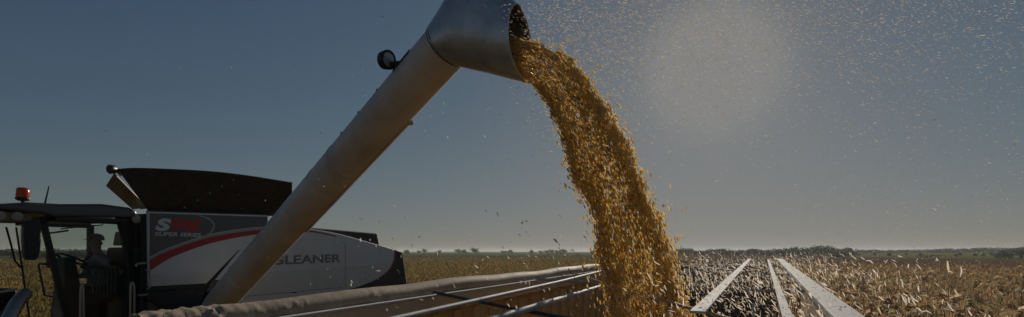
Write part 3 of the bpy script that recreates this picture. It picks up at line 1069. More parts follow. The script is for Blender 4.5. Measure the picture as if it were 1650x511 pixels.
# end walls
for yy in (TY0 + 0.02, TY1 - 0.02):
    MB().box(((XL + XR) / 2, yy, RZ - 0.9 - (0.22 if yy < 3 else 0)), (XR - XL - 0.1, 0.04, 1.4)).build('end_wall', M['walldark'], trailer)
# hopper bottom
hp = MB()
zt = RZ - 1.49
hp.add([(XL + 0.01, TY0, zt), (XR - 0.01, TY0, zt), (XR - 0.01, TY1, zt), (XL + 0.01, TY1, zt),
        (-1.5, TY0 + 1.5, 0.75), (-0.4, TY0 + 1.5, 0.75), (-0.4, TY1 - 2.5, 0.75), (-1.5, TY1 - 2.5, 0.75)],
       [[4, 5, 6, 7], [0, 1, 5, 4], [1, 2, 6, 5], [2, 3, 7, 6], [3, 0, 4, 7]])
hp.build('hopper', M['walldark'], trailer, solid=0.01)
# top rails
lr = MB()
lr.box((XL + 0.09, (TY0 + TY1) / 2, ZL - 0.155), (0.10, TY1 - TY0, 0.11))
lr.build('top_rail', M['rail'], trailer, bevel=0.006, label='tan top rail under the rolled tarp')
MB().box((XL + 0.115, (TY0 + TY1) / 2, ZL - 0.0935), (0.055, TY1 - TY0, 0.012)).build('rail_lip', M['aluflat'], trailer)
rr_ = MB()
rr_.box((XR + 0.02, (1.5 + TY1) / 2, RZ - 0.02), (0.115, TY1 - 1.5, 0.04))
rr_.build('top_rail', M['aluflat'], trailer, bevel=0.006, label='flat pale aluminium top rail on the right wall')
MB().box((XR - 0.025, (1.5 + TY1) / 2, RZ - 0.13), (0.02, TY1 - 1.5, 0.178)).build('rail_face', M['rail'], trailer)
for i in range(5):
    y = 2.6 + i * 2.2
    MB().prism([(XR - 0.04, y, RZ - 0.045), (XR - 0.04, y + 0.5, RZ - 0.045), (XR - 0.04, y + 0.42, RZ - 0.12), (XR - 0.04, y + 0.2, RZ - 0.17), (XR - 0.04, y, RZ - 0.3)], (-0.012, 0, 0)).build('gusset', M['rail'], trailer)


# rolled tarp along the left rail
def rolled_tarp():
    vs_, fs = [], []
    n = 28
    ys = np.concatenate([np.linspace(TY0 - 0.05, TY0 + 1.3, 60), np.linspace(TY0 + 1.3, TY1, 330)[1:]])
    creases = [(1.42, 0.05), (1.60, 0.04), (2.05, 0.06), (2.62, 0.04), (2.70, 0.05), (3.6, 0.04), (4.35, 0.05), (4.42, 0.04), (7.2, 0.06), (7.3, 0.05), (9.5, 0.08), (11, 0.1)]
    for j, y in enumerate(ys):
        for k in range(n):
            a = 2 * math.pi * k / n
            d = Vector((math.cos(a), 0, math.sin(a)))
            r = 0.066 + 0.0025 * noise.noise(Vector((a * 0.4, y * 1.3, 0))) + 0.002 * noise.noise(Vector((math.cos(a) * 1.2, y * 4, math.sin(a) * 1.2)))
            for c, wdt in creases:
                q = (y - c + 0.05 * math.sin(a * 2)) / wdt
                r += 0.007 * math.exp(-q * q) * math.sin(q * 7 + 2.5 * math.cos(a)) * (0.55 + 0.45 * math.sin(a + c))
            if y < TY0 + 0.9:   # loose bunched end
                t = (TY0 + 0.9 - y) / 0.95
                r += t * (0.010 * noise.noise(Vector((math.cos(a) * 2.2, y * 22, math.sin(a) * 2.2 + 5))) + 0.004 * math.sin(y * 85 + 4 * math.sin(a)) - 0.010)
            # spiral step of the outer layer
            r += 0.006 * ((a / (2 * math.pi) + 0.3) % 1.0)
            sag = 0.006 * math.sin(y * 2.1) + 0.004 * math.sin(y * 5.3 + 1)
            vs_.append((XL + 0.02 + d.x * r, y, ZL - 0.068 + sag + d.z * r))
    m_ = len(ys)
    for j in range(m_ - 1):
        for k in range(n):
            k2 = (k + 1) % n
            fs.append([j * n + k, j * n + k2, (j + 1) * n + k2, (j + 1) * n + k])
    fs.append(list(range(n))); fs.append([(m_ - 1) * n + k for k in range(n)])
    mb = MB(); mb.add(vs_, fs)
    return mb.build('rolled_tarp', M['tarp'], trailer, smooth=True, label='grey brown vinyl tarp rolled into a long tube')


rolled_tarp()
# lengthwise bars
z = RZ - 0.02
MB().tube([(-1.36, 1.5, RZ - 0.015), (-1.55, 4.2, RZ - 0.01), (-1.95, 8.0, RZ - 0.01)], 0.0125, 10).build('ridge_bar', M['alu'], trailer, smooth=True, label='thin round aluminium bar nearest the left wall')
MB().tube([(-0.99, 1.4, RZ - 0.02), (-1.12, 4.4, RZ - 0.015), (-1.3, 8.0, RZ - 0.015)], 0.017, 12).build('ridge_bar', M['alu'], trailer, smooth=True, label='thicker round aluminium bar left of the grain stream')
b1 = MB().bar((-0.262, 2.42, RZ - 0.004), (-0.30, TY1 - 0.3, RZ - 0.004), 0.066, 0.012)
b1 = b1.build('ridge_bar', M['aluflat'], trailer, bevel=0.003, label='flat aluminium bar just right of the grain stream')
MB().lathe((-0.262, 2.55, RZ + 0.001), (0, 0, 1), [(0, 0.007), (0.004, 0.007)], 10).build('bolt', M['rubber'], trailer)
MB().bar((0.085, 1.2, RZ - 0.004), (0.07, TY1 - 1.0, RZ - 0.004), 0.040, 0.012).build('ridge_bar', M['aluflat'], trailer, bevel=0.003, label='narrow flat aluminium bar in the middle')


# cross bows: thin tubes from rail to rail
def bow(ya, yb2, r=0.011, dz=0.03, m='alu', x0=XL + 0.14, x1=XR - 0.03):
    pts = []
    for i in range(9):
        t = i / 8
        pts.append((x0 + (x1 - x0) * t, ya + (yb2 - ya) * t, RZ - dz - 0.015 * math.sin(math.pi * t)))
    return MB().tube(pts, r, 8).build('cross_bow', M[m], trailer, smooth=True)


bow(4.85, 4.09); bow(7.5, 6.5); bow(9.6, 9.0); bow(11.6, 11.2); bow(5.75, 5.55, 0.008, 0.06)
bow(3.15, 1.65, 0.010, 0.035, 'cable'); bow(6.25, 1.95, 0.010, 0.05, 'wall')  # second bow is amber: the corn reflected in it is painted on
bow(3.2, 1.75, 0.009, 0.058, 'wall')  # added amber tube, imitates corn reflected on the dark bow's underside
# diagonal wires towards the far end
for (a, b2) in (((XL + 0.15, 8.0), (-0.3, 9.3)), ((-0.3, 7.0), (XL + 0.2, 10.5)), ((-0.28, 9.6), (0.3, 11.0))):
    MB().tube([(a[0], a[1], RZ - 0.02), (b2[0], b2[1], RZ - 0.02)], 0.009, 6).build('wire', M['alu'], trailer)
# small upright brackets on the bows
for (x, y) in ((-0.1, 4.2), (0.0, 6.7), (-0.7, 6.95), (-0.05, 3.05), (-0.6, 9.2)):
    MB().box((x, y, RZ - 0.055), (0.022, 0.008, 0.075)).build('bracket', M['aluflat'], trailer, bevel=0.002)
# chassis, legs and wheels of the trailer
MB().box((-1.35, 7.8, 0.98), (0.12, 11.0, 0.2)).build('frame_beam', M['charcoal'], trailer)
MB().box((-0.55, 7.8, 0.98), (0.12, 11.0, 0.2)).build('frame_beam', M['charcoal'], trailer)
for yy in (2.6, 3.9):
    MB().tube([(-2.2, yy, 0.52), (0.3, yy, 0.52)], 0.07, 10).build('axle', M['charcoal'], trailer)
    for xx in (-2.05, 0.15):
        wheel(trailer, (xx, yy, 0.52), 0.51, 0.28, 1)
for xx in (-2.0, 0.1):
    MB().bar((xx, 11.6, -0.09), (xx, 11.6, 1.5), 0.12, 0.12, up=(1, 0, 0)).build('landing_leg', M['charcoal'], trailer)

# ------------------------------------------------------------------ grain and chaff
M['kernel'] = tint_mat('corn_kernel', 0.5, 0.85, spec=0.4)
M['chaff'] = tint_mat('chaff_flake', 0.8, 0.8, spec=0.15)


def frames(t, jit, n):
    """orthonormal frames whose first axis follows t with jitter"""
    d = t + rng.normal(0, jit, (n, 3))
    d /= np.linalg.norm(d, axis=1)[:, None]
    r = rng.normal(0, 1, (n, 3))
    a = np.cross(d, r); a /= np.linalg.norm(a, axis=1)[:, None]
    b_ = np.cross(d, a)
    return d, a, b_


def kernels(pos, tang, length, width, jit, cols):
    """wedge-shaped kernels: pointed tip, broad crown"""
    n = len(pos)
    d, a, b_ = frames(tang, jit, n)
    L_ = length[:, None]; W = width[:, None]
    v = np.empty((n, 10, 3))
    v[:, 0] = pos - d * L_ * 0.5
    for i, (sx, sy) in enumerate(((1, 1), (-1, 1), (-1, -1), (1, -1))):
        v[:, 1 + i] = pos - d * L_ * 0.12 + a * W * 0.42 * sx + b_ * W * 0.28 * sy
        v[:, 5 + i] = pos + d * L_ * 0.36 + a * W * 0.40 * sx + b_ * W * 0.30 * sy
    v[:, 9] = pos + d * L_ * 0.5
    tris = [[0, 2, 1], [0, 3, 2], [0, 4, 3], [0, 1, 4], [9, 5, 6], [9, 6, 7], [9, 7, 8], [9, 8, 5]]
    for i in range(4):
        j = (i + 1) % 4
        tris += [[1 + i, 1 + j, 5 + j], [1 + i, 5 + j, 5 + i]]
    tris = np.array(tris)
    f = (np.arange(n)[:, None, None] * 10 + tris[None]).reshape(-1, 3)
    col = np.repeat(cols, 10, axis=0)
    return v.reshape(-1, 3), f, col


def kernel_cols(n, dark=0.0):
    pal = np.array([(0.985, 0.83, 0.46), (0.99, 0.86, 0.52), (0.975, 0.78, 0.38), (0.99, 0.91, 0.66), (0.86, 0.56, 0.22)])
    c = pal[rng.choice(5, n, p=[0.34, 0.28, 0.2, 0.1, 0.08])]
    return np.clip(c * rng.uniform(0.9, 1.02, (n, 1)), 0, 0.99)


def flakes(pos, tang, length, width, jit, cols):
    """thin curled husk flakes: three cross-rows, two quads"""
    n = len(pos)
    d, a, b_ = frames(tang, jit, n)
    L_ = length[:, None]; W = width[:, None]
    curl = rng.normal(0, 0.18, (n, 1)) * L_
    tw = rng.normal(0, 0.6, (n, 1))
    v = np.empty((n, 6, 3))
    for i, s in enumerate((-0.5, 0.0, 0.5)):
        c = pos + d * L_ * s + b_ * curl * (1 if i == 1 else 0)
        wdir = a * np.cos(tw * s) + b_ * np.sin(tw * s)
        wid = W * (0.5 if i == 1 else 0.28)
        v[:, 2 * i] = c - wdir * wid
        v[:, 2 * i + 1] = c + wdir * wid
    q = np.array([[0, 1, 3, 2], [2, 3, 5, 4]])
    f = (np.arange(n)[:, None, None] * 6 + q[None]).reshape(-1, 4)
    return v.reshape(-1, 3), f, np.repeat(cols, 6, axis=0)


def flake_cols(n):
    pal = np.array([(0.45, 0.40, 0.34), (0.50, 0.46, 0.41), (0.41, 0.34, 0.25), (0.36, 0.27, 0.18)])
    c = pal[rng.choice(4, n, p=[0.4, 0.3, 0.2, 0.1])]
    return np.clip(c * rng.uniform(0.85, 1.1, (n, 1)), 0, 1)


# stream outline on the plane of the fall: lower-left and upper-right edge
YS = AT.y - 0.06
left_e = curve_pts([(808, 118), (840, 125), (872, 152), (896, 192), (913, 238), (926, 290), (948, 330), (962, 365), (968, 420), (976, 470), (984, 511), (994, 560), (1000, 640)], 10)
right_e = curve_pts([(800, 62), (829, 61), (872, 73), (917, 97), (952, 136), (984, 182), (1007, 228), (1027, 272), (1048, 325), (1070, 380), (1092, 440), (1112, 511), (1135, 640)], 10)
LE = np.array([tuple(P(u, v, Y=YS)) for u, v in left_e])
RE = np.array([tuple(P(u, v, Y=YS)) for u, v in right_e])


def resample(p, n):
    s = np.r_[0, np.cumsum(np.linalg.norm(np.diff(p, axis=0), axis=1))]
    q = np.linspace(0, s[-1], n)
    return np.stack([np.interp(q, s, p[:, i]) for i in range(3)], 1)


# resample by matched parameter
NP = len(LE)
cen = (LE + RE) / 2
half = (RE - LE) / 2
tan = np.gradient(cen, axis=0); tan /= np.linalg.norm(tan, axis=1)[:, None]
seglen = np.r_[0, np.cumsum(np.linalg.norm(np.diff(cen, axis=0), axis=1))]


def stream_points(n, rad):
    """n points in the stream; rad in units of the half width (may exceed 1 for strays)"""
    wgt = np.r_[0, np.cumsum(np.linalg.norm(half, axis=1)[1:] ** 1.5 * np.diff(seglen))]
    s = np.interp(rng.uniform(0, wgt[-1], n), wgt, seglen)
    c = np.stack([np.interp(s, seglen, cen[:, i]) for i in range(3)], 1)
    h_ = np.stack([np.interp(s, seglen, half[:, i]) for i in range(3)], 1)
    t = np.stack([np.interp(s, seglen, tan[:, i]) for i in range(3)], 1)
    ang = rng.uniform(0, 2 * np.pi, n)
    hl = np.linalg.norm(h_, axis=1)
    # ragged outline, ropes of grain
    rag = 1 + 0.10 * np.sin(s * 9 + 2 * np.cos(ang)) * (s / seglen[-1]) + 0.07 * np.sin(s * 23 + 5 * ang)
    r_ = rad * rag
    p = c + h_ * (r_ * np.cos(ang))[:, None]
    p[:, 1] += hl * 0.62 * r_ * np.sin(ang)
    return p, t, s


NK = 20000
rad = np.sqrt(rng.uniform(0.5, 1.0, NK)) * 0.97
p1, t1, s1 = stream_points(NK, rad)
NE = 7500
rad2 = 0.95 + np.abs(rng.normal(0, 0.10, NE))
p2, t2, s2 = stream_points(NE, rad2)
NS = 900
rad3 = 1.05 + np.abs(rng.normal(0, 0.28, NS))
p3, t3, s3 = stream_points(NS, rad3)
keep = s3 > seglen[-1] * 0.15
p3, t3 = p3[keep], t3[keep]
pos = np.r_[p1, p2, p3]; tg = np.r_[t1, t2, t3]
n = len(pos)
v, f, c = kernels(pos, tg, rng.uniform(0.020, 0.046, n), rng.uniform(0.0065, 0.0105, n), 0.09, kernel_cols(n))
gs = fast_mesh('grain_stream', v, f, M['kernel'], c)
tag(gs, 'thick golden stream of corn kernels pouring from the spout into the trailer', 'grain', kind='stuff')

# heap in the trailer under the stream
def heap_z(x, y):
    dx, dy = x + 0.75, y - 3.9
    return RZ - 0.62 - 0.33 * np.sqrt(dx * dx + dy * dy * 0.45 + 0.05)


gx = np.linspace(XL + 0.07, XR - 0.07, 60); gy = np.linspace(TY0 + 0.06, TY1 - 0.06, 200)
GX, GY = np.meshgrid(gx, gy, indexing='ij')
GZ = np.maximum(heap_z(GX, GY), RZ - 1.4) + 0.012 * np.sin(GX * 9 + GY * 5) + rng.normal(0, 0.003, GX.shape)
vv = np.stack([GX, GY, GZ], -1).reshape(-1, 3)
idx = np.arange(60 * 200).reshape(60, 200)
q = np.stack([idx[:-1, :-1], idx[1:, :-1], idx[1:, 1:], idx[:-1, 1:]], -1).reshape(-1, 4)
hcol = np.tile(np.array([[0.40, 0.21, 0.035]]), (len(vv), 1)) * rng.uniform(0.7, 1.15, (len(vv), 1))
nk = 26000
hx = rng.uniform(XL + 0.1, XR - 0.1, nk); hy = rng.uniform(TY0 + 0.1, 8.0, nk)
hz = np.maximum(heap_z(hx, hy), RZ - 1.4) + 0.012 * np.sin(hx * 9 + hy * 5) + 0.003
hv, hf, hc = kernels(np.stack([hx, hy, hz], 1), np.tile([[1.0, 0, 0]], (nk, 1)), rng.uniform(0.012, 0.016, nk), rng.uniform(0.008, 0.011, nk), 1.5, kernel_cols(nk))
tri = np.r_[q[:, [0, 1, 2]], q[:, [0, 2, 3]]]
hp_o = fast_mesh('grain_heap', np.r_[vv, hv], np.r_[tri, hf + len(vv)], M['kernel'], np.r_[hcol, hc])
tag(hp_o, 'heap of yellow corn lying inside the trailer', 'grain', kind='stuff')

# chaff: blown from the spout downwind (+X) and drifting over the trailer
def cloud(n, lo, hi):
    return rng.uniform(lo, hi, (n, 3))


pos_l, tan_l, len_l, wid_l, col_l = [], [], [], [], []


def add_chaff(p, t, l0, l1, w0, w1, pale=1.0):
    n = len(p)
    pos_l.append(p); tan_l.append(np.tile(np.array([t], dtype=float), (n, 1)) if np.ndim(t) == 1 else t)
    col_l.append(np.clip(flake_cols(n) * pale, 0, 0.9))
    len_l.append(rng.uniform(l0, l1, n)); wid_l.append(rng.uniform(w0, w1, n))


# high plume in the sky: a widening fan carried over the trailer and the corn
n = 80000
s = rng.uniform(0, 1, n) ** 1.05
px = -1.7 + s * 9.0
py = 4.0 + s * 3.0 + rng.normal(0, 1, n) * (0.35 + 1.6 * s)
pz = 4.75 + 2.6 * s + rng.normal(0, 1, n) * (0.35 + 1.2 * s)
k = (pz > 3.45) & (py > 2.2)
pp = np.stack([px, py, pz], 1)[k]
add_chaff(pp, (1.0, 0.2, -0.35), 0.009, 0.026, 0.0018, 0.0042)
# falling chaff over the right half of the trailer
n = 6800
p = np.stack([rng.uniform(-1.0, 0.75, n), 2.3 + rng.uniform(0, 1, n) ** 1.2 * 8.5, RZ + rng.normal(-0.02, 0.13, n)], 1)
p = p[(p[:, 2] < RZ + 0.26) & (p[:, 2] > RZ - 0.30)]
ok = (p[:, 2] > heap_z(p[:, 0], p[:, 1]) + 0.03) & ~((p[:, 0] > 0.25) & (p[:, 2] < RZ + 0.02))
add_chaff(p[ok], (0.55, 0.25, -0.8), 0.016, 0.040, 0.003, 0.0065, 1.6)  # flakes coloured brighter here to offset the shade they cast on each other
# a thinner drift over the corn on the right
n = 5200
p = np.stack([rng.uniform(0.5, 9, n), rng.uniform(4.5, 15, n), rng.uniform(2.4, 4.4, n)], 1)
add_chaff(p, (0.8, 0.2, -0.5), 0.010, 0.030, 0.003, 0.009)
# pale husk along the upper side of the stream
n = 4200
p, t, s_ = stream_points(n, rng.uniform(0.92, 1.14, n))
cx = np.stack([np.interp(s_, seglen, cen[:, i]) for i in range(3)], 1)
hx_ = np.stack([np.interp(s_, seglen, half[:, i]) for i in range(3)], 1)
side_k = ((p - cx) * hx_).sum(1) > 0.25 * (hx_ ** 2).sum(1)
kk = side_k & (s_ < seglen[-1] * 0.62) & (s_ > 0.12)
add_chaff(p[kk], t[kk], 0.014, 0.036, 0.004, 0.008, 1.2)
# mixed through the stream face
n = 260
p, t, s_ = stream_points(n, np.full(n, 1.0))
add_chaff(p, t, 0.014, 0.03, 0.006, 0.011)
# strays on the left
n = 300
p = np.stack([rng.uniform(-5, -0.8, n), rng.uniform(2.2, 6.5, n), rng.uniform(2.75, 5.0, n)], 1)
add_chaff(p, (0.3, 0.1, -0.9), 0.008, 0.020, 0.002, 0.006)
n = 220
p = np.stack([rng.uniform(-2.0, -0.5, n), rng.uniform(1.8, 5, n), rng.uniform(2.75, 3.35, n)], 1)
add_chaff(p, (0.5, 0.1, -0.8), 0.012, 0.028, 0.004, 0.010)
pos = np.concatenate(pos_l); tg = np.concatenate(tan_l)
n = len(pos)
v, f, c = flakes(pos, tg, np.concatenate(len_l), np.concatenate(wid_l), 0.38, np.concatenate(col_l))
ch_o = fast_mesh('chaff', v, f, M['chaff'], c)
tag(ch_o, 'cloud of pale husk chaff blowing through the air right of the grain stream', 'chaff', kind='stuff')

# ------------------------------------------------------------------ standing corn on the right
M['leaf'] = tint_mat('dry_corn_leaf', 0.75, 0.5, spec=0.2)
LEAFPAL = np.array([(0.66, 0.48, 0.28), (0.60, 0.36, 0.18), (0.50, 0.26, 0.11), (0.76, 0.63, 0.45), (0.22, 0.23, 0.06), (0.33, 0.33, 0.10)])


def corn_variant():
    vs_, qs, cs = [], [], []
    def strip_(pts, wids, wdirs, col):
        n0 = len(vs_)
        for p, w_, wd in zip(pts, wids, wdirs):
            vs_.append(p - wd * w_); vs_.append(p + wd * w_); cs.append(col); cs.append(col)
        for i in range(len(pts) - 1):
            a = n0 + 2 * i
            qs.append((a, a + 1, a + 3, a + 2))
    H = rng.uniform(1.8, 2.1)
    lean = rng.normal(0, 0.05, 2)
    colS = np.array((0.30, 0.22, 0.10))
    for k in range(2):
        a = k * np.pi / 2
        wd = np.array((np.cos(a), np.sin(a), 0))
        strip_([np.array((lean[0] * t, lean[1] * t, H * t)) for t in (0, 0.5, 1.0)], (0.012, 0.01, 0.006), [wd] * 3, colS)
    for i in range(11):
        z0 = H * rng.uniform(0.35, 0.97)
        az = rng.uniform(0, 2 * np.pi)
        dr = np.array((np.cos(az), np.sin(az), 0)); wd0 = np.array((-np.sin(az), np.cos(az), 0))
        Lf = rng.uniform(0.28, 0.62)
        col = LEAFPAL[rng.choice(6, p=[0.32, 0.22, 0.14, 0.16, 0.08, 0.08])] * rng.uniform(0.8, 1.15)
        droop = rng.uniform(0.3, 1.7)
        rise_ = rng.uniform(0.2, 0.7)
        pts, wds = [], []
        for t in (0, 0.25, 0.5, 0.75, 1.0):
            pts.append(np.array((lean[0], lean[1], 0)) * z0 / H + dr * Lf * t * (1 - 0.25 * t * droop * 0.5) + np.array((0, 0, z0 + Lf * (rise_ * t - droop * t * t * 0.7))))
            tw = rng.normal(0, 0.5)
            wds.append(wd0 * np.cos(tw) + np.array((0, 0, 1)) * np.sin(tw))
        strip_(pts, (0.022, 0.042, 0.042, 0.030, 0.004), wds, col)
    for i in range(5):   # tassel
        az = rng.uniform(0, 2 * np.pi)
        dr = np.array((np.cos(az), np.sin(az), 0)) * 0.10
        strip_([np.array((lean[0], lean[1], H)), np.array((lean[0], lean[1], H)) + dr * 0.5 + np.array((0, 0, 0.13)), np.array((lean[0], lean[1], H)) + dr + np.array((0, 0, 0.20))],
               (0.006, 0.008, 0.004), [np.array((-np.sin(az), np.cos(az), 0))] * 3, np.array((0.36, 0.26, 0.14)))
    return np.array(vs_), np.array(qs), np.array(cs)


variants = [corn_variant() for _ in range(14)]
allv, allq, allc = [], [], []
off_i = 0
count = 0
pts = []
row = 0
x = 1.35
while x < 46:
    y = 3.0 + rng.uniform(0, 0.2)
    while y < 52:
        d = math.hypot(x, y)
        ang = math.degrees(math.atan2(x, y))
        if d < 50 and ang > 0 and ang < 27 + 60 / max(d, 3):
            pts.append((x + rng.normal(0, 0.05), y))
        y += rng.uniform(0.15, 0.26) * (1.0 if d < 22 else 1.6)
    x += 0.62
for (x, y) in pts:
    vq = variants[rng.integers(14)]
    a = rng.uniform(0, 2 * np.pi); s = rng.uniform(0.88, 1.1)
    ca, sa = math.cos(a) * s, math.sin(a) * s
    V0 = vq[0]
    w_ = np.stack([V0[:, 0] * ca - V0[:, 1] * sa + x, V0[:, 0] * sa + V0[:, 1] * ca + y, V0[:, 2] * s], 1)
    allv.append(w_); allq.append(vq[1] + off_i); allc.append(np.clip(vq[2] * rng.uniform(0.75, 1.2), 0, 1))
    off_i += len(V0)
co = fast_mesh('standing_corn', np.concatenate(allv), np.concatenate(allq), M['leaf'], np.concatenate(allc))
tag(co, 'dry brown standing corn with some green leaves beside the trailer', 'corn crop', kind='stuff')
print('corn plants', len(pts), 'quads', sum(len(q_) for q_ in allq))

# ------------------------------------------------------------------ low crop on the left field
n = 80000
ang_u = np.where(rng.uniform(0, 1, n) < 0.85, rng.uniform(600, 1130, n), rng.uniform(-60, 240, n))
dist = 28 / (rng.uniform(0.10, 1.0, n)) ** 1.0
rr_x = FV.x + RV.x * (ang_u - 825) / F; rr_y = FV.y + RV.y * (ang_u - 825) / F
ln = np.hypot(rr_x, rr_y)
bx_, by_ = rr_x / ln * dist, rr_y / ln * dist
ok = (bx_ < -14) | (by_ > 16)
bx_, by_ = bx_[ok], by_[ok]
n = len(bx_)
hgt = rng.uniform(0.22, 0.5, n)
wd = rng.uniform(0.03, 0.09, n) * (1 + dist[ok] / 120)
az = rng.uniform(0, np.pi, n)
lx, ly = rng.normal(0, 0.12, n), rng.normal(0, 0.12, n)
v = np.empty((n, 4, 3))
v[:, 0] = np.stack([bx_ - np.cos(az) * wd, by_ - np.sin(az) * wd, np.zeros(n)], 1)
v[:, 1] = np.stack([bx_ + np.cos(az) * wd, by_ + np.sin(az) * wd, np.zeros(n)], 1)
v[:, 2] = np.stack([bx_ + lx + np.cos(az) * wd * 0.4, by_ + ly + np.sin(az) * wd * 0.4, hgt], 1)
v[:, 3] = np.stack([bx_ + lx - np.cos(az) * wd * 0.4, by_ + ly - np.sin(az) * wd * 0.4, hgt * 0.9], 1)
pal = np.array([(0.25, 0.165, 0.058), (0.19, 0.125, 0.042), (0.125, 0.115, 0.034), (0.28, 0.20, 0.082), (0.10, 0.11, 0.03)])
c = pal[rng.choice(5, n, p=[0.34, 0.24, 0.16, 0.16, 0.10])] * rng.uniform(0.8, 1.15, (n, 1))
st = fast_mesh('field_stubble', v.reshape(-1, 3), np.arange(n * 4).reshape(-1, 4), M['leaf'], np.repeat(c, 4, axis=0))
tag(st, 'low golden brown crop stubble covering the field behind the combine', 'stubble', kind='stuff')

# ------------------------------------------------------------------ trees, bales, cattle
M['foliage'] = tint_mat('tree_foliage', 0.8, 0.35, spec=0.2)


def crown_mesh(name, wide, seed):
    r_ = np.random.default_rng(seed)
    lobes = [(r_.uniform(-0.45, 0.45) * wide, r_.uniform(-0.45, 0.45) * wide, r_.uniform(0.20, 0.74), r_.uniform(0.18, 0.30)) for _ in range(11)]
    lobes.append((0, 0, 0.5, 0.36))
    P_, Cc = [], []
    for (x, y, z, r) in lobes:
        k = 60
        d = r_.normal(0, 1, (k, 3)); d /= np.linalg.norm(d, axis=1)[:, None]
        q_ = d * r * r_.uniform(0.6, 1.08, (k, 1))
        q_[:, :2] *= 1.15
        P_.append(q_ + np.array((x, y, z)))
        base_c = np.array((0.085, 0.10, 0.05)) * r_.uniform(0.8, 1.35)
        Cc.append(np.clip(base_c * r_.uniform(0.7, 1.4, (k, 1)), 0, 1))
    P_ = np.concatenate(P_); Cc = np.concatenate(Cc)
    P_[:, 2] = np.maximum(P_[:, 2], 0.04)
    n = len(P_)
    a = r_.normal(0, 1, (n, 3)); a /= np.linalg.norm(a, axis=1)[:, None]
    b2 = np.cross(a, r_.normal(0, 1, (n, 3))); b2 /= np.linalg.norm(b2, axis=1)[:, None]
    s_ = r_.uniform(0.035, 0.075, (n, 1))
    v = np.stack([P_ - a * s_, P_ + b2 * s_ * 0.7, P_ + a * s_, P_ - b2 * s_ * 0.7], 1).reshape(-1, 3)
    o = fast_mesh(name, v, np.arange(n * 4).reshape(-1, 4), M['foliage'], np.repeat(Cc, 4, axis=0))
    me = o.data
    bpy.data.objects.remove(o)
    return me


crowns = [crown_mesh('crown', w_, 20 + i) for i, w_ in enumerate((0.8, 1.0, 1.3, 1.1, 1.6))]
tk = MB()
tk.tube([(0, 0, -0.02), (0.01, 0, 0.25), (0.0, 0.01, 0.55)], 0.03, 7, radii=[0.04, 0.03, 0.015])
for a in (0.4, 2.3, 4.4):
    tk.tube([(0.005, 0, 0.24), (0.16 * math.cos(a), 0.16 * math.sin(a), 0.45), (0.26 * math.cos(a), 0.26 * math.sin(a), 0.62)], 0.015, 5, radii=[0.018, 0.012, 0.006])
tk_o = tk.build('trunk', M['bark'])
trunk_me = tk_o.data
bpy.data.objects.remove(tk_o)


def tree(name, loc, h, w_, ci, label, group=None, cat='tree'):
    o = empty(name, loc, label, cat, group)
    o.rotation_euler.z = random.uniform(0, 6.28)
    o.scale = (w_, w_, h)
    for nm, me in (('crown', crowns[ci]), ('trunk', trunk_me)):
        c = bpy.data.objects.new(nm, me); C.objects.link(c); c.parent = o
    return o


lefts = [  # photo column, top row, distance, width in pixels, wording
    (654.5, 402.0, 620, 10, 'tiny dark tree on the horizon just right of the combine rear'),
    (683.6, 401.0, 640, 7, 'narrow dark tree, second on the horizon from the combine rear'),
    (675, 403.6, 700, 6, 'very low shrub left of the narrow second horizon tree'),
    (708, 403.0, 650, 6, 'small round tree behind the lone bush in the left field'),
    (738.5, 401.5, 600, 9, 'left half of the paired round trees on the left horizon'),
    (747.5, 401.5, 600, 9, 'right half of the paired round trees on the left horizon'),
    (765, 399.8, 560, 11, 'tallest dome-shaped tree on the left horizon'),
    (809, 404, 700, 5, 'leftmost of three tiny shrubs midway along the left horizon'),
    (814, 404, 700, 5, 'middle of three tiny shrubs midway along the left horizon'),
    (820, 403.8, 690, 6, 'rightmost of three tiny shrubs midway along the left horizon'),
    (856, 402.5, 600, 8, 'small tree left of the low shrub row near the stream'),
    (871, 404, 640, 6, 'low shrub, left of the two before the tall horizon tree'),
    (880, 403.7, 630, 8, 'low shrub touching the tall horizon tree'),
    (888, 401.8, 590, 8, 'tall tree at the right end of the low shrub row'),
    (907, 401.6, 520, 17, 'widest spreading tree on the left horizon near the grain stream'),
    (955, 402.8, 540, 12, 'horizon tree half hidden at the edge of the grain stream'),
]
for i, (u, vtop, dist_, wpx, lab) in enumerate(lefts):
    cosf = math.sqrt(1 + ((u - 825) / F) ** 2)
    h = EYE + (HOR - vtop) / F * dist_ / cosf
    tree('horizon_tree', dirpt(u, dist_, 0.03), h * 1.12, wpx / F * dist_ * 0.95, i % 5, lab, 'trees on the left horizon')
tree('field_bush', dirpt(704, 430, 0.03), 2.6, 3.2, 1, 'lone dark bush at the edge of the green pasture', None, 'bush')
# seen through the cab and left of it
for i in range(9):
    u = -10 + i * 24 + random.uniform(-6, 6)
    tree('hedge_tree', dirpt(u, 330 + random.uniform(-20, 20), 0.03), random.uniform(4.0, 5.2), random.uniform(10, 13), i % 5, 'dark tree in the hedge seen behind and through the cab', 'hedge behind the cab')
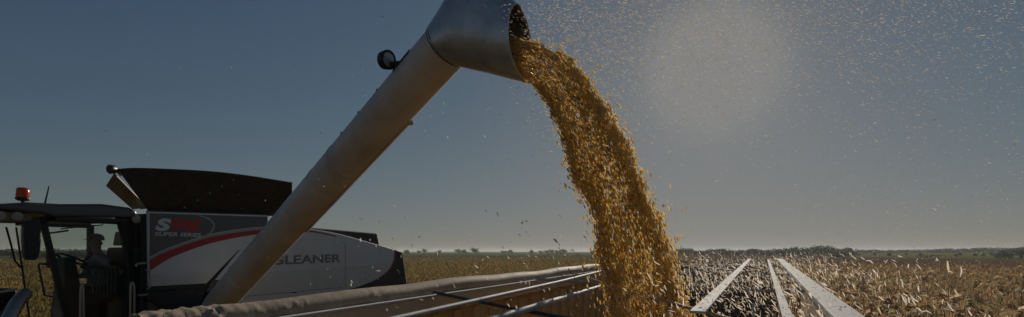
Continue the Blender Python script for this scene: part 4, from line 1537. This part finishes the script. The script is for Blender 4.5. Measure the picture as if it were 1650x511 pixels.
# right tree line
random.seed(11)
for i in range(46):
    u = 1092 + i * 6.1 + random.uniform(-2, 2)
    tall = 4.6 + 1.3 * math.sin(i * 0.7) + random.uniform(-0.6, 0.8) + (1.6 if i > 30 else 0)
    dist_ = 420 + random.uniform(-25, 25)
    tree('line_tree', dirpt(u, dist_, 0.02), tall, random.uniform(5.5, 8.5), i % 5, 'dark tree in the continuous tree line between stream and pale meadow', 'tree line behind the trailer')
for i in range(26):
    u = 1380 + i * 11.5 + random.uniform(-4, 4)
    tall = 3.2 + 2.4 * max(0, (i - 8) / 17) + random.uniform(-0.8, 0.8)
    tree('ridge_tree', dirpt(u, 690 + random.uniform(-15, 15), 0.8), tall + 1.2, random.uniform(9, 15), (i * 3) % 5, 'dark tree in the row along the top of the pale meadow', 'trees above the meadow')
for i, (u, vtop, dist_, w_, lab) in enumerate(((1628, 402.5, 330, 10, 'large dark bush at the right edge of the meadow'), (1645, 401.5, 325, 11, 'tall dark bush cut off by the right side of the picture'),
                                              (1352, 404, 335, 9, 'dark bushy tree at the left end of the pale meadow'), (1368, 405, 330, 7, 'smaller dark bush right beside the meadow\'s left end'), (1500, 411, 340, 7, 'low flat bush in the middle of the meadow edge'))):
    cosf = math.sqrt(1 + ((u - 825) / F) ** 2)
    h = EYE + (HOR - vtop) / F * dist_ / cosf
    tree('meadow_bush', dirpt(u, dist_, 0.02), h * 1.1, w_, i % 5, lab, None, 'bush')
# round bales on the meadow
M['bale'] = mat('bale', (0.10, 0.085, 0.05), 0.9, 0, 0.25, 3, 0.3, 9)
bm_ = MB().lathe((-0.75, 0, 0.75), (1, 0, 0), [(0, 0.55), (0.02, 0.72), (0.12, 0.75), (1.38, 0.75), (1.48, 0.72), (1.5, 0.55)], 18)
bale0 = bm_.build('round_bale', M['bale'], None, smooth=True)
spots = [(1409, 0.28), (1433, 0.2), (1460, 0.34), (1484, 0.25), (1540, 0.15), (1547, 0.3), (1571, 0.2), (1584, 0.26), (1598, 0.35), (1607, 0.22), (1616, 0.3)]
for i, (u, t) in enumerate(spots):
    o = bale0 if i == 0 else bale0.copy()
    if i: C.objects.link(o)
    o.location = dirpt(u, 330 + 310 * t, rise_z(t, 1.9) - 0.25)
    o.rotation_euler.z = random.uniform(0, 3.1)
    o.scale = (1.15, 1.15, 1.15)
    tag(o, 'dark round bale lying on the pale green meadow', 'bale', 'bales on the meadow')


# cattle far away on the left
def cow_mesh():
    mb = MB()
    mb.tube([(0, -0.85, 1.12), (0, -0.7, 1.12), (0, -0.2, 1.05), (0, 0.35, 1.08), (0, 0.7, 1.18), (0, 1.0, 1.32), (0, 1.2, 1.34), (0, 1.42, 1.2)], 0.3, 10, radii=[0.12, 0.3, 0.36, 0.35, 0.27, 0.17, 0.14, 0.08])
    for sx in (-0.17, 0.17):
        mb.tube([(sx, 0.45, 0.95), (sx, 0.46, 0.5), (sx, 0.42, 0.42), (sx, 0.44, 0.0)], 0.06, 6, radii=[0.12, 0.065, 0.06, 0.06])
        mb.tube([(sx, -0.62, 1.0), (sx, -0.5, 0.68), (sx, -0.66, 0.42), (sx, -0.62, 0.0)], 0.07, 6, radii=[0.15, 0.09, 0.06, 0.06])
        mb.tube([(sx * 0.5, 1.08, 1.42), (sx * 1.4, 1.05, 1.44)], 0.03, 5)
    mb.tube([(0, -0.9, 1.2), (0, -0.97, 0.9), (0, -0.96, 0.5)], 0.02, 5)
    return mb


M['hide'] = mat('dark_hide', (0.03, 0.025, 0.022), 0.8, 0, 0.2, 3)
cow0 = cow_mesh().build('cow', M['hide'], None, smooth=True)
for i, (u, d_) in enumerate(((885, 300), (917.5, 290), (928.5, 310), (932, 312))):
    o = cow0 if i == 0 else cow0.copy()
    if i: C.objects.link(o)
    o.location = dirpt(u, d_ + 150, 0.03)
    o.rotation_euler.z = 0.8 + i * 1.7
    tag(o, ['tiny dark cow on the pasture under the tall horizon tree', 'tiny dark cow right of the widest horizon tree', 'left one of the two close tiny dark cows by the stream', 'right one of the two close tiny dark cows by the stream'][i], 'cow', 'cattle on the left pasture')


# ------------------------------------------------------------------ operator in the cab
def operator():
    root = Vector((PX, sy - 0.02, 2.50))
    J = {}
    verts, edges, rad_ = [], [], []
    def jv(name, p, r, par=None):
        J[name] = len(verts); verts.append(Vector(p) + root); rad_.append(r)
        if par is not None: edges.append((J[par], J[name]))
    jv('pelvis', (0, 0, 0.10), (0.15, 0.12))
    jv('belly', (0, 0.03, 0.25), (0.15, 0.115), 'pelvis')
    jv('chest', (0, 0.04, 0.42), (0.165, 0.12), 'belly')
    jv('upper', (0, 0.03, 0.53), (0.12, 0.09), 'chest')
    jv('neck', (0, 0.0, 0.62), (0.056, 0.056), 'upper')
    jv('jaw', (0, -0.035, 0.70), (0.066, 0.08), 'neck')
    jv('head', (0, -0.03, 0.80), (0.078, 0.098), 'jaw')
    jv('crown', (0, -0.02, 0.87), (0.055, 0.07), 'head')
    for s, sn in ((1, 'n'), (-1, 'f')):
        jv('sh' + sn, (s * 0.19, 0.03, 0.50), (0.062, 0.062), 'upper')
        jv('el' + sn, (s * 0.25, -0.08, 0.26), (0.047, 0.047), 'sh' + sn)
        tgt = (s * 0.13, -0.33, 0.29)
        jv('wr' + sn, tgt, (0.032, 0.028), 'el' + sn)
        jv('pa' + sn, (s * 0.12, -0.40, 0.31), (0.04, 0.022), 'wr' + sn)
        for k in range(4):
            jv('f%d%s' % (k, sn), (s * (0.10 + 0.018 * k), -0.455 - 0.004 * (k % 2), 0.325), (0.0095, 0.0095), 'pa' + sn)
            jv('g%d%s' % (k, sn), (s * (0.10 + 0.018 * k), -0.475, 0.295), (0.008, 0.008), 'f%d%s' % (k, sn))
        jv('t' + sn, (s * 0.075, -0.40, 0.325), (0.011, 0.011), 'pa' + sn)
        jv('hip' + sn, (s * 0.10, -0.03, 0.07), (0.095, 0.09), 'pelvis')
        jv('kn' + sn, (s * 0.14, -0.44, 0.10), (0.066, 0.066), 'hip' + sn)
        jv('an' + sn, (s * 0.14, -0.50, -0.30), (0.045, 0.045), 'kn' + sn)
        jv('he' + sn, (s * 0.14, -0.50, -0.36), (0.042, 0.042), 'an' + sn)
        jv('to' + sn, (s * 0.15, -0.68, -0.375), (0.035, 0.03), 'he' + sn)
    org = Vector((PX, sy, 2.12))
    me = bpy.data.meshes.new('person')
    me.from_pydata([v_ - org for v_ in verts], edges, [])
    o = bpy.data.objects.new('person', me); C.objects.link(o)
    o.location = org
    bpy.context.view_layer.objects.active = o
    md = o.modifiers.new('skin', 'SKIN')
    sv = me.skin_vertices[0].data
    for i, r in enumerate(rad_):
        sv[i].radius = r; sv[i].use_root = (i == 0)
    md2 = o.modifiers.new('sub', 'SUBSURF'); md2.levels = 1; md2.render_levels = 1
    bpy.context.view_layer.update()
    dg = bpy.context.evaluated_depsgraph_get()
    nm = bpy.data.meshes.new_from_object(o.evaluated_get(dg))
    o.modifiers.clear(); o.data = nm
    nm.materials.clear()
    for k_ in ('shirt', 'skin', 'jeans'): nm.materials.append(M[k_])
    # face: nose ridge and eye sockets pushed from the head surface
    for v_ in nm.vertices:
        p = v_.co + org - root
        if p.z > 0.66 and p.y < -0.06:
            if abs(p.x) < 0.022 and 0.735 < p.z < 0.79: v_.co.y -= 0.026
            if 0.02 < abs(p.x) < 0.05 and 0.785 < p.z < 0.82: v_.co.y += 0.010
    for pl_ in nm.polygons:
        c_ = pl_.center + org - root
        if c_.z > 0.585 or (c_.y < -0.345 and c_.z > 0.2): pl_.material_index = 1
        elif c_.z < 0.12: pl_.material_index = 2
        else: pl_.material_index = 0
        pl_.use_smooth = True
    tag(o, 'person in a shirt and cap sitting at the wheel inside the cab', 'person')
    # cap with peak
    h = root + Vector((0, -0.025, 0.825))
    cp_ = MB()
    cp_.lathe(h, (0, 0.06, 1), [(0, 0.108), (0.04, 0.106), (0.075, 0.085), (0.095, 0.05), (0.1, 0.01)], 20)
    pk = []
    for j in range(2):
        for i in range(9):
            a = math.pi * (0.15 + 0.7 * i / 8)
            r = 0.105 if j == 0 else 0.19
            pk.append(h + Vector((math.cos(a) * (0.105 if j == 0 else 0.10), -math.sin(a) * r, 0.012 - 0.012 * j)))
    cp_.add(pk, [[i, i + 1, 9 + i + 1, 9 + i] for i in range(8)])
    cp_.build('cap', M['cap'], o, smooth=True)
    for s in (-1, 1):
        MB().lathe(root + Vector((s * 0.082, -0.005, 0.775)), (s, 0.2, 0), [(0, 0.02), (0.012, 0.03), (0.02, 0.022)], 8).build('ear', M['skin'], o, smooth=True)


operator()

# the trailer stands on a slight slope, far end higher
trailer.location.z = 0.052
trailer.rotation_euler.x = 0.0085
